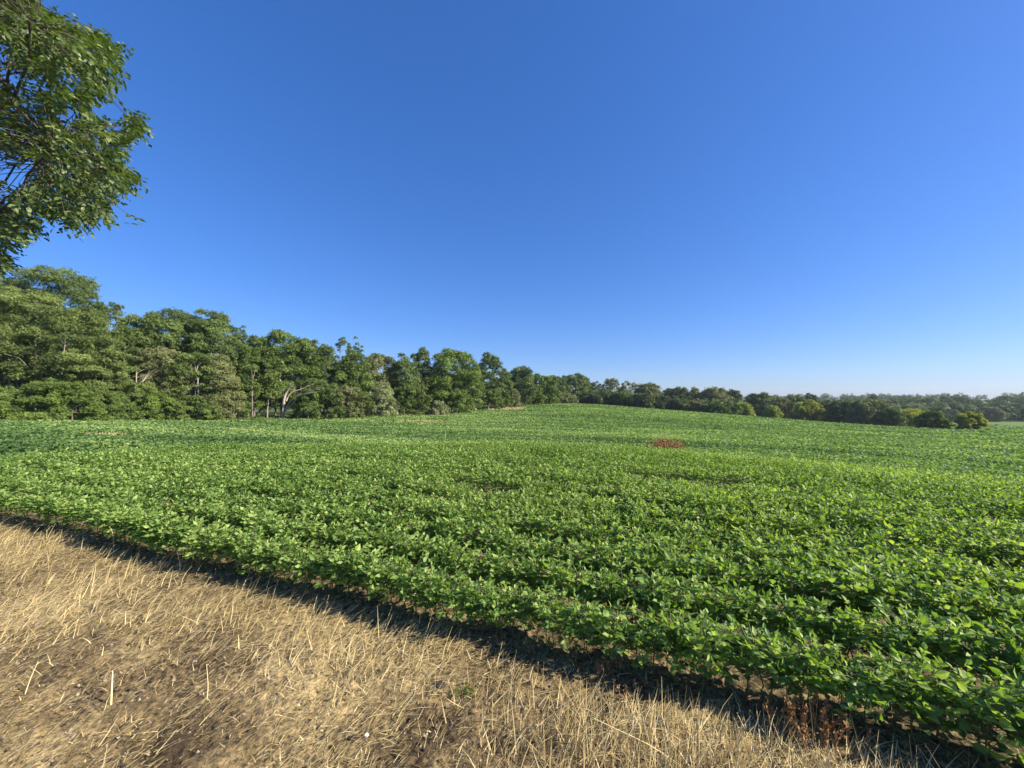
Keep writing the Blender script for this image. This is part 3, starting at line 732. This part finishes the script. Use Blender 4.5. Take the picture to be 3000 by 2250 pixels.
# front of the wood, from the left edge of the picture towards the crest
G1 = 'trees along the front of the left wood'
T = [
 ('tree', -30, 330, 815, 60, 'walnut', 'round', 'tall dark broad tree topping the wood at the far left edge', .12, 'bark'),
 ('tree', 165, 250, 790, 62, 'walnut', 'round', 'tallest dark green tree, its crown rising over the feathery olive ones', .12, 'bark'),
 ('tree', 255, 95, 868, 61, 'walnut', 'round', 'dark right shoulder tree leaning out from the tallest crown into the sky', .35, 'bark'),
 ('tree', -60, 230, 880, 47, 'locust', 'feather', 'feathery olive tree cut by the left edge of the picture', .26, 'palebark'),
 ('tree', 60, 220, 842, 50, 'locust', 'feather', 'feathery olive tree with pale trunk below the tallest dark crown', .28, 'palebark'),
 ('tree', 190, 240, 900, 49, 'locust', 'feather', 'wide feathery olive tree with forked pale trunk, right of the pale trunked one', .26, 'palebark'),
 ('tree', 285, 150, 985, 50, 'locust', 'layer', 'lower olive tree with layered boughs between the feathery trees and the green one', .18, 'palebark'),
 ('tree', 325, 66, 886, 66, 'walnut', 'open', 'slim thin-topped tree poking up in the gap left of the round crown', .35, 'bark'),
 ('tree', 385, 160, 925, 63, 'maple', 'tall', 'green tree filling the dip left of the big rounded crown', .08, 'bark'),
 ('tree', 350, 110, 945, 56, 'maple', 'tall', 'dense green tree hanging to the ground left of the dead snag', .04, 'bark'),
 ('tree', 500, 195, 906, 66, 'walnut', 'round', 'big rounded dark tree with sky showing through its top', .2, 'bark'),
 ('tree', 610, 170, 910, 68, 'walnut', 'round', 'rounded dark crown joined to the right of the big round tree', .2, 'bark'),
 ('tree', 470, 130, 1015, 58, 'brownish', 'layer', 'dull brownish green lower tree below the big rounded crown', .10, 'bark'),
 ('tree', 560, 120, 1030, 59, 'maple', 'layer', 'mid green lower tree with pale trunks at the field edge', .10, 'palebark'),
 ('tree', 640, 120, 1040, 61, 'brownish', 'tall', 'dusky thin tree with bare grey twigs right of the pale trunks', .10, 'palebark'),
 ('tree', 712, 62, 955, 72, 'walnut', 'open', 'small airy treetop standing alone in the dip of the skyline', .2, 'bark'),
 ('tree', 745, 130, 985, 70, 'maple', 'tall', 'bright green tree beneath the airy top, trunk showing dark gaps', .16, 'bark'),
 ('tree', 825, 165, 970, 74, 'maple', 'round', 'broad light-topped tree behind the fallen pale branches', .12, 'bark'),
 ('tree', 895, 110, 992, 76, 'maple', 'round', 'rounded tree right of the broad light-topped one', .14, 'bark'),
 ('tree', 950, 110, 1010, 78, 'walnut', 'tall', 'dark upright tree left of the two small puffs', .10, 'bark'),
 ('tree', 1002, 58, 988, 82, 'walnut', 'open', 'small puffed treetop, left one of the pair', .2, 'bark'),
 ('tree', 1044, 60, 988, 83, 'walnut', 'open', 'small puffed treetop, right one of the pair', .2, 'bark'),
 ('tree', 1035, 130, 1028, 79, 'maple', 'tall', 'leafy tree reaching the ground below the pair of puffed tops', .06, 'bark'),
 ('tree', 1105, 120, 1036, 90, 'brownish', 'round', 'greyish hazy tree in the low dip of the skyline', .12, 'bark'),
 ('tree', 1185, 110, 1036, 90, 'walnut', 'tall', 'dark green tree hung with creeper left of the slim pale trunk', .05, 'bark'),
 ('tree', 1235, 90, 1019, 95, 'walnut', 'tall', 'upright tree with a small peak above the creeper-clad ones', .10, 'bark'),
 ('tree', 1325, 150, 1022, 98, 'bright', 'round', 'great domed light green tree bulging over the field edge', .05, 'bark'),
 ('tree', 1262, 60, 1090, 94, 'maple', 'tall', 'narrow tree on a slim pale trunk before the dark hollow', .12, 'palebark'),
 ('tree', 1392, 62, 1060, 108, 'maple', 'tall', 'middling tree tucked against the right of the great dome', .05, 'bark'),
 ('tree', 1430, 100, 1034, 118, 'walnut', 'tall', 'tall dark tree after the great dome, tapering to the right', .06, 'bark'),
 ('tree', 1480, 60, 1080, 125, 'maple', 'tall', 'lower green tree below the tapering dark one', .03, 'bark'),
 ('tree', 1528, 85, 1072, 138, 'walnut', 'round', 'round-headed tree midway down the falling skyline', .05, 'bark'),
 ('tree', 1585, 90, 1096, 150, 'bright', 'round', 'lighter sloping tree near the end of the left wood', .03, 'bark'),
 ('tree', 1628, 80, 1100, 175, 'walnut', 'round', 'dark rounded tree just left of the crest of the field', .04, 'bark'),
 ('tree', 1685, 90, 1095, 195, 'maple', 'round', 'last broad rounded tree above the crest of the field', .04, 'bark'),
 ('tree', 1712, 50, 1105, 215, 'dark', 'round', 'dark far side of the last clump above the crest', .04, 'bark'),
 ('tree', 1655, 60, 1150, 168, 'brownish', 'round', 'low leafy tree at the crest where the crop ends', .02, 'bark'),
]
for nm, px, wpx, top, Y, mat, style, lab, base, bark in T:
    tree(nm, px, wpx * 1.12, top, Y, mat, style, lab, base=base, bark=bark, group=G1, fork=max(.3, base))
# along the crest and down to the right
G2 = 'trees beyond the crest of the field'
T2 = [
 (1745, 44, 1118, 215, 'dark', 'open', 'small ragged tree in the gap right of the last broad tree', .3),
 (1795, 62, 1109, 205, 'brownish', 'open', 'wispy grey-green tree leaning right over the crest thicket', .3),
 (1843, 56, 1117, 205, 'brownish', 'open', 'second wispy tree beside the leaning one above the thicket', .3),
 (1900, 66, 1122, 190, 'brownish', 'round', 'full-headed grey-green tree right of the wispy pair', .12),
 (1983, 78, 1134, 190, 'dark', 'round', 'flat-topped dark tree after the gap on the crest', .10),
 (2035, 36, 1135, 188, 'brownish', 'tall', 'narrow brownish tree between two flat-topped ones', .1),
 (2090, 84, 1135, 180, 'brownish', 'round', 'wide flat-topped dark tree right of the narrow brownish one', .08),
 (2140, 60, 1142, 185, 'dark', 'round', 'dark tree where the skyline begins to level off', .08),
 (1725, 70, 1142, 180, 'maple', 'round', 'low green tree at the left end of the crest thicket', .02),
 (1770, 70, 1145, 172, 'dark', 'round', 'low dark tree beneath the ragged small one', .02),
 (1825, 70, 1146, 168, 'walnut', 'round', 'low rounded tree at the middle of the crest thicket', .02),
 (1880, 60, 1152, 160, 'dark', 'round', 'low tree under the full-headed grey-green one', .02),
 (1935, 60, 1158, 165, 'dark', 'round', 'low dark tree filling the gap on the crest', .02),
 (2230, 70, 1150, 190, 'walnut', 'round', 'first rounded dark tree where the level skyline begins', .06),
 (2175, 50, 1178, 150, 'yellow', 'round', 'small yellow-green tree catching the sun below the skyline', .03),
 (2275, 70, 1163, 160, 'brownish', 'round', 'dark tree right of the small yellow-green one', .04),
 (2262, 36, 1188, 138, 'yellow', 'round', 'pale yellow-green sapling in front of the dark trees', .03),
 (2330, 60, 1160, 170, 'walnut', 'round', 'rounded tree left of the pair of yellow-topped ones', .05),
 (2365, 66, 1172, 150, 'sunny', 'round', 'yellow-topped tree in the middle of the right tree line', .04),
 (2372, 34, 1152, 210, 'dark', 'round', 'dark tree peeping above the yellow-topped one', .1),
 (2420, 60, 1170, 150, 'brownish', 'round', 'dull green tree right of the yellow-topped one', .04),
 (2465, 74, 1172, 140, 'walnut', 'round', 'dark tree standing over the middle of the crop edge', .03),
 (2540, 90, 1168, 130, 'brownish', 'round', 'broadest dark tree of the right tree line', .03),
 (2560, 30, 1158, 230, 'dark', 'round', 'small distant dark crown rising over the broadest dark tree', .1),
 (2605, 60, 1196, 122, 'walnut', 'round', 'dark lower tree left of the golden one', .05),
 (2628, 44, 1195, 150, 'walnut', 'round', 'green tree just behind the golden one', .05),
 (2660, 62, 1198, 125, 'sunny', 'round', 'golden-leaved tree, the yellowest in the right tree line', .12),
 (2690, 30, 1199, 128, 'sunny', 'round', 'small golden tree touching the yellowest one', .05),
 (2040, 70, 1170, 150, 'brownish', 'round', 'low dark tree below the narrow brownish one', .02),
 (2110, 80, 1172, 145, 'walnut', 'round', 'low green tree below the wide flat-topped one', .02),
 (1990, 60, 1165, 155, 'dark', 'round', 'low dark tree below the flat-topped one', .02),
]
for px, wpx, top, Y, mat, style, lab, base in T2:
    tree('tree', px, wpx * 1.25, top, Y, mat, style, lab, base=base, group=G2, dens=.9, bark='palebark' if style == 'open' else 'bark')
tree('shrub', 2731, 80, 1203, 92, 'bright', 'shrub', 'rounded green shrub on the crest at the end of the tree line', 'shrub', base=.0, leafk=.95, stem='stem', dens=1.8)
tree('shrub', 2836, 76, 1208, 86, 'sunny', 'shrub', 'lone domed yellow-green shrub standing apart on the right', 'shrub', base=.0, leafk=.95, stem='stem', dens=1.8)
# the big wood on the right horizon
G3 = 'trees of the far wood on the right'
r3 = np.random.default_rng(33)
WORDS = ['dark', 'bluish', 'rounded', 'shadowed', 'broad', 'dull green', 'low-headed', 'tall', 'dense', 'ragged']
k = 0
for row, (Y0, n) in enumerate([(238, 17), (262, 17), (300, 17)]):
    for i in range(n):
        px = 2560 + (3240 - 2560) * (i + r3.uniform(-.3, .3)) / (n - 1); Y = Y0 + r3.uniform(-6, 6)
        top = (1190, 1176, 1166)[row] + r3.uniform(-7, 7)
        if px > 2915: top -= 10 * min(1, (px - 2915) / 60)
        tree('tree', px, r3.uniform(52, 84), top, Y, ['dark', 'walnut', 'walnut', 'brownish', 'dark'][k % 5], 'round',
             'dark full tree of the far wood behind the lower field on the right', base=.05, group=G3, dens=.6)
        k += 1
# trees that back the left wood, so its gaps show more wood and not the sky
r4 = np.random.default_rng(44)
SIL_PX = [-400, 0, 280, 330, 430, 660, 720, 900, 1060, 1150, 1390, 1480, 1560, 1620, 1730]
SIL_Y = [850, 830, 960, 960, 950, 945, 1000, 1005, 1035, 1055, 1060, 1075, 1100, 1115, 1125]
WY_PX = [-400, 0, 500, 1000, 1250, 1400, 1500, 1700]; WY_Y = [46, 50, 63, 82, 98, 118, 140, 190]
for row in range(2):
    for i in range(17):
        px = -150 + 1880 * (i + r4.uniform(-.3, .3)) / 16.0
        Y = np.interp(px, WY_PX, WY_Y) * (1.20 + .22 * row) + r4.uniform(-1, 3)
        top = np.interp(px, SIL_PX, SIL_Y) + r4.uniform(12, 55)
        tree('tree', px, r4.uniform(120, 165) * (1 if px < 900 else .8), top, Y, ['dark', 'walnut'][i % 2], 'round', 'shaded tree standing deeper in the left wood behind its front trees', base=.04, group='trees deeper in the left wood', dens=.55, leafk=1.25)
# undergrowth
G4 = 'bushes at the foot of the left wood'
B = [
 (-20, 150, 1120, 45, 'maple', 'dark leafy bush at the very left foot of the wood'),
 (60, 120, 1135, 44.5, 'bright', 'mid green bush under the pale trunked feathery tree'),
 (140, 130, 1110, 45, 'bright', 'bright green bush below the forked pale trunk'),
 (215, 130, 1118, 46, 'bright', 'fresh green bush at the left of the dark hollow'),
 (290, 120, 1130, 50, 'maple', 'wide bush right of the dark hollow'),
 (350, 110, 1118, 53, 'maple', 'spreading bush below the dense hanging tree'),
 (415, 110, 1120, 55, 'bright', 'layered bush beside the pale dead snag'),
 (470, 100, 1150, 57, 'bright', 'sunlit yellow-green bush right of the snag'),
 (530, 80, 1160, 59, 'maple', 'small bush before the pale trunks'),
 (610, 90, 1165, 61, 'maple', 'low bush right of the pale trunks'),
 (680, 90, 1170, 64, 'brownish', 'dull low bush near the ivy-clad stem'),
 (740, 52, 1110, 66, 'bright', 'ivy-clad upright bush left of the fallen branches'),
 (905, 90, 1140, 73, 'maple', 'bush right of the fallen pale branches'),
 (960, 100, 1120, 75, 'walnut', 'dark full bush in the middle of the wood edge'),
 (1020, 90, 1130, 77, 'brownish', 'dusky bush left of the silvery one'),
 (1115, 110, 1118, 83, 'silver', 'silvery grey-green shrub standing out from the wood edge'),
 (1185, 80, 1125, 88, 'maple', 'leafy bush right of the silvery shrub'),
 (1235, 60, 1130, 90, 'maple', 'bush beside the slim pale trunk'),
 (1285, 70, 1175, 92, 'silver', 'low greyish bush before the dark hollow'),
 (1345, 90, 1140, 96, 'bright', 'bush skirting the great domed tree'),
 (1385, 60, 1130, 103, 'silver', 'greyish shrub at the right skirt of the great dome'),
 (1440, 70, 1140, 112, 'maple', 'bush at the foot of the tapering dark tree'),
 (1500, 60, 1140, 130, 'brownish', 'small bush below the round-headed tree'),
 (1560, 60, 1140, 145, 'bright', 'rounded bush near the end of the left wood'),
 (1610, 50, 1150, 158, 'maple', 'last bush of the left wood before the crest'),
]
for px, wpx, top, Y, mat, lab in B:
    tree('bush', px, wpx * 1.1, top, Y - 1.6, mat, 'shrub', lab, 'bush', base=0, group=G4, stem='stem', leafk=.9)

# visible pale trunks standing in front of the leaves, and dead wood
def bare_tree(name, px, Y, base_py, strokes, mat, label, cat='tree', twigs=0):
    """strokes: lists of photo pixels with radius in metres, first one is the stem"""
    x = place_xy(px, Y); z = float(H(x, Y)); root = empty(name, (x, Y, z)); o = np.array([x, Y, z])
    for q, (pts, r0, r1, dy) in enumerate(strokes):
        p = np.array([P(a, b, Y + dy * i / max(1, len(pts) - 1)) for i, (a, b) in enumerate(pts)])
        if q == 0: p[0, 2] = z - .3
        tt = np.linspace(0, 1, 10); t = np.linspace(0, 1, len(p)); pp = np.stack([np.interp(tt, t, p[:, i]) for i in range(3)], -1)
        pp[1:-1] = (pp[:-2] + 2 * pp[1:-1] + pp[2:]) / 4 + rng.normal(0, .03, (8, 3))
        g = Geo(); v, f = tube(pp - o, np.linspace(r0, r1, 10), 7); g.add(v, f, .5)
        for _ in range(twigs):
            i = rng.integers(3, 10); L = rng.uniform(.5, 1.6); d = norm(pp[min(i, 9)] - pp[i - 2] + rng.normal(0, .5, 3)); 
            v, f = tube(limb(pp[i] - o, pp[i] - o + d * L, .05, .2, 4), np.linspace(r1 * .7, .008, 4), 4); g.add(v, f, .5)
        nm = 'trunk' if q == 0 else 'branch'
        link(nm, g.mesh(nm, M[mat]), root)
    return tag(root, label, cat)
bare_tree('dead_tree', 395, 53.0, 1140, [([(396, 1180), (398, 1120), (400, 1088)], .09, .05, 0)] + [([(397, 1135), (415, 1118), (438 - 2 * i, 1088 + 6 * i)], .05, .02, .8 * i) for i in range(5)], 'deadwood', 'pale dead snag with a fan of bare branches in the left wood', twigs=3)
bare_tree('fallen_tree', 835, 71, 1210,
  [([(828, 1212), (832, 1180), (835, 1155), (848, 1135), (862, 1124)], .30, .14, 0),
   ([(836, 1205), (845, 1180), (865, 1162), (890, 1155), (915, 1150)], .16, .05, -1),
   ([(842, 1198), (855, 1185), (868, 1165), (900, 1148), (925, 1140)], .12, .04, -1.5),
   ([(838, 1175), (850, 1150), (880, 1140), (912, 1128)], .14, .05, 1),
   ([(833, 1160), (828, 1135), (820, 1110)], .22, .08, 1),
   ([(845, 1200), (868, 1190), (885, 1182)], .08, .03, -1)], 'deadwood', 'grey fallen limbs arching right from a leaning pale trunk', twigs=5)
for pxs, Y, r0, lab in [
   ([(103, 1085), (105, 1045), (104, 1010), (108, 985)], 46.2, .20, 'pale straight trunk between feathery boughs at the far left'),
   ([(151, 1110), (154, 1080), (158, 1065), (165, 1058)], 46.0, .20, 'short forked pale trunk right of the straight one'),
   ([(14, 1075), (12, 1050), (12, 1020)], 46.2, .22, 'pale trunk showing in the dark at the left border'),
   ([(30, 1110), (30, 1060), (34, 1030), (45, 1010)], 46.0, .3, 'thick mossy trunk at the left border'),
   ([(583, 1208), (582, 1160), (579, 1115), (575, 1090)], 57.0, .24, 'stout grey trunk at the foot of the wood, larger of a close pair'),
   ([(573, 1206), (573, 1170), (572, 1140)], 57.0, .12, 'thin white trunk close beside the stout grey one'),
   ([(613, 1170), (612, 1140), (608, 1110), (609, 1080)], 58.5, .15, 'dark curving trunk right of the stout grey one'),
   ([(640, 1190), (643, 1165), (650, 1140)], 60.0, .12, 'slim leaning trunk among dusky twigs'),
   ([(740, 1215), (739, 1150), (741, 1110)], 65.0, .16, 'ivy-hung pale trunk'),
   ([(783, 1212), (785, 1180), (787, 1160)], 69.0, .30, 'clustered grey stems left of the fallen limbs'),
   ([(884, 1200), (886, 1180), (886, 1165)], 70.5, .14, 'short grey trunk behind the fallen limbs'),
   ([(1238, 1195), (1241, 1165), (1244, 1150)], 89.5, .22, 'slim pale trunk by the dark hollow before the dome'),
   ]:
    a, b = pxs[-1]
    base = [(pxs[0][0], 1222)] + pxs
    r0 *= .5; Y += 1.6
    bare_tree('slender_tree', pxs[0][0], Y, 1222, [(base, r0, r0 * .7, 0), ([(a, b), (a - 3, b - 16), (a - 6, b - 34)], r0 * .5, r0 * .2, .8), ([(a, b), (a + 4, b - 16), (a + 10, b - 30)], r0 * .5, r0 * .2, .8)], 'palebark', lab + ' in the left wood' if 'wood' not in lab else lab, 'tree', twigs=2)

# ------------------------------------------------------------------ far woodland that reads as one mass
def far_wood():
    g = Geo(); r = np.random.default_rng(55)
    N = 2600; az = r.uniform(-1.3, 1.35, N); rad = np.exp(r.uniform(math.log(300), math.log(1350), N))
    x = np.sin(az) * rad; y = np.cos(az) * rad; k = (y > 230); x, y, rad = x[k], y[k], rad[k]
    z = H(x, y); n = len(x)
    for i in range(n):
        w_ = r.uniform(7, 15); h = r.uniform(8, 15); m = 60 if rad[i] < 700 else 34
        if x[i] / y[i] * F + CX > 2050: h = min(h, 13)
        d = rdir(m, r); d[:, 2] = np.abs(d[:, 2]); p = np.array([x[i], y[i], z[i] + h * .35]) + d * [w_ * .55, w_ * .55, h * .62] * r.uniform(.75, 1.05, (m, 1))
        sz = 3.0 * r.uniform(.7, 1.3, m) * (1.0 if rad[i] < 700 else 1.5)
        v, f, t = scatter(SPRAY_V, SPRAY_F, p, frames(r.normal(size=(m, 3)), d + r.normal(0, .4, (m, 3))), sz, np.clip(.45 + r.normal(0, .12) + r.normal(0, .12, m), 0, 1)); g.add(v, f, t)
    tag(link('far_woodland', g.mesh('far_woodland', M['dark'], False)), 'distant wooded ridges fading blue along the horizon', 'woodland', kind='stuff')
far_wood()

# ------------------------------------------------------------------ near tree whose boughs hang into the upper left
SILN = [(110, 0), (175, 45), (270, 80), (345, 120), (335, 190), (350, 250), (300, 290), (400, 330), (430, 365), (370, 420), (350, 460), (440, 535), (400, 570), (400, 630), (390, 665),
        (330, 640), (280, 625), (250, 655), (230, 665), (190, 640), (130, 620), (110, 660), (70, 690), (30, 700), (25, 760), (0, 785), (-200, 800), (-900, 820), (-900, -900), (60, -900)]
def inside(px, py, poly):
    c = np.zeros(len(px), bool); n = len(poly)
    for i in range(n):
        x1, y1 = poly[i]; x2, y2 = poly[(i + 1) % n]
        m = ((y1 > py) != (y2 > py)) & (px < (x2 - x1) * (py - y1) / ((y2 - y1) or 1e-9) + x1); c ^= m
    return c
def overhang():
    r = np.random.default_rng(77)
    base = np.array([-12.6, 7.4, 0.0]); base[2] = float(H(base[0], base[1]))
    cen = np.array([-11.2, 7.6, 7.3])
    N = 22000
    d = rdir(N, r); q = r.uniform(.10, 1, N) ** (1 / 2.4); p = cen + d * q[:, None] * np.array([6.3, 3.4, 5.6])
    px, py = proj(p)
    k = inside(px + 5, py - 4, SILN) & (p[:, 2] > 2.6)
    # sky holes
    for hx, hy, hw, hh in ((75, 235, 60, 26), (25, 200, 30, 22), (200, 330, 26, 45), (130, 255, 30, 18)):
        k &= ~((((px - hx) / hw) ** 2 + ((py - hy) / hh) ** 2 < 1) & (r.random(N) < .93))
    vis = (px > -120)
    lump_ = vnoise(px / 70, py / 60, 3)
    k &= np.where(vis, (lump_ > .33) | ((py < 130) & (px < 230)), True)
    k &= r.random(N) < np.where(vis, 1.0, .22)
    p = p[k]; vis = vis[k]; n = len(p)
    # limbs: cluster the sprays
    nc = 26; cen_i = r.permutation(n)[:nc]; cc = p[cen_i].copy()
    for _ in range(8):
        di = ((p[:, None] - cc[None]) ** 2).sum(-1).argmin(1)
        for j in range(nc):
            if (di == j).any(): cc[j] = p[di == j].mean(0)
    wood = Geo(); top = base + [1.0, .2, 6.5]
    tp = limb(base - [0, 0, .3], top, 0, .05, 8, r); v, f = tube(tp, np.linspace(.30, .12, 8), 12); wood.add(v, f, .5)
    start = []
    for j in range(nc):
        c = cc[j]; a = tp[np.clip(int((c[2] - 1.2 - r.uniform(0, 1.5)) / 6.5 * 7), 3, 7)]
        start.append(a); v, f = tube(limb(a, c, .05, .10, 8, r), np.linspace(.045, .012, 8), 6); wood.add(v, f, .5)
    root = empty('overhanging_tree', tuple(base))
    leaves = Geo(); V_, D_, N_, S_, T_ = [], [], [], [], []
    wpt = Geo()
    for i in range(n):
        c = cc[di[i]]
        out = norm(p[i] - c + r.normal(0, .35, 3) + np.array([.45, -.05, -.30])); L = r.uniform(.28, .48)
        s0 = p[i] - out * L * .5; e = p[i] + out * L * .5 - [0, 0, .05]
        if i % 3 == 0:
            v, f = tube(limb(c + (s0 - c) * .3, s0, .04, .15, 4, r), np.linspace(.009, .004, 4), 3); wpt.add(v, f, .5)
        if vis[i]:
            v, f = tube(np.array([s0, (s0 + e) / 2 + [0, 0, .01], e]), np.array([.004, .003, .0015]), 3); wpt.add(v, f, .5)
        m = r.integers(8, 12); u = np.linspace(.05, 1, m)[:, None]; q = s0 + (e - s0) * u; side = norm(np.cross(out, r.normal(0, .35, 3) + [0, 0, 1.]))
        sgn = np.where(np.arange(m) % 2 == 0, 1, -1)[:, None]
        dd = norm(out * .65 + side * sgn * .8 + [0, 0, -.30] + r.normal(0, .22, (m, 3)))
        nn = norm(np.array([.15, 0, 1.]) + r.normal(0, .45, (m, 3)))
        V_.append(q); D_.append(dd); N_.append(nn); S_.append(r.uniform(.068, .115, m)); T_.append(np.clip(r.normal(.5, .1) + r.normal(0, .16, m), 0, 1))
    V_, D_, N_, S_, T_ = map(np.concatenate, (V_, D_, N_, S_, T_))
    v, f, t = scatter(TREELEAF_V, TREELEAF_F, V_ - base, frames(D_, N_), np.stack([S_ * 1.15, S_, S_], -1), T_); leaves.add(v, f, t)
    print('overhang leaves', len(V_))
    link('crown', leaves.mesh('crown', M['overhang'], False), root)
    for G_, nm in ((wood, 'trunk'), (wpt, 'twigs')):
        me = G_.mesh(nm, M['darkbark']); o = link(nm, me, root); me.vertices.foreach_get
        co = np.empty(len(me.vertices) * 3, np.float32); me.vertices.foreach_get('co', co); co = co.reshape(-1, 3) - base; me.vertices.foreach_set('co', co.astype(np.float32).ravel()); me.update()
    tag(root, 'near broadleaf tree whose leafy boughs hang into the upper left corner', 'tree')
overhang()

# ------------------------------------------------------------------ summer haze
def haze():
    import bmesh
    bm = bmesh.new(); bmesh.ops.create_cube(bm, size=1)
    for v in bm.verts: v.co = Vector((v.co.x * 3200, v.co.y * 3200, (v.co.z + .5) * 72 - 32))
    me = bpy.data.meshes.new('haze'); bm.to_mesh(me); bm.free()
    m = bpy.data.materials.new('haze'); m.use_nodes = True; n = m.node_tree; n.nodes.clear()
    v = n.nodes.new('ShaderNodeVolumePrincipled'); v.inputs['Color'].default_value = (.78, .88, 1, 1); v.inputs['Density'].default_value = .00014; v.inputs['Anisotropy'].default_value = 0.2
    o = n.nodes.new('ShaderNodeOutputMaterial'); n.links.new(v.outputs[0], o.inputs['Volume'])
    me.materials.append(m); tag(link('haze', me), 'thin pale summer haze over the far woods', 'haze', kind='stuff')
haze()
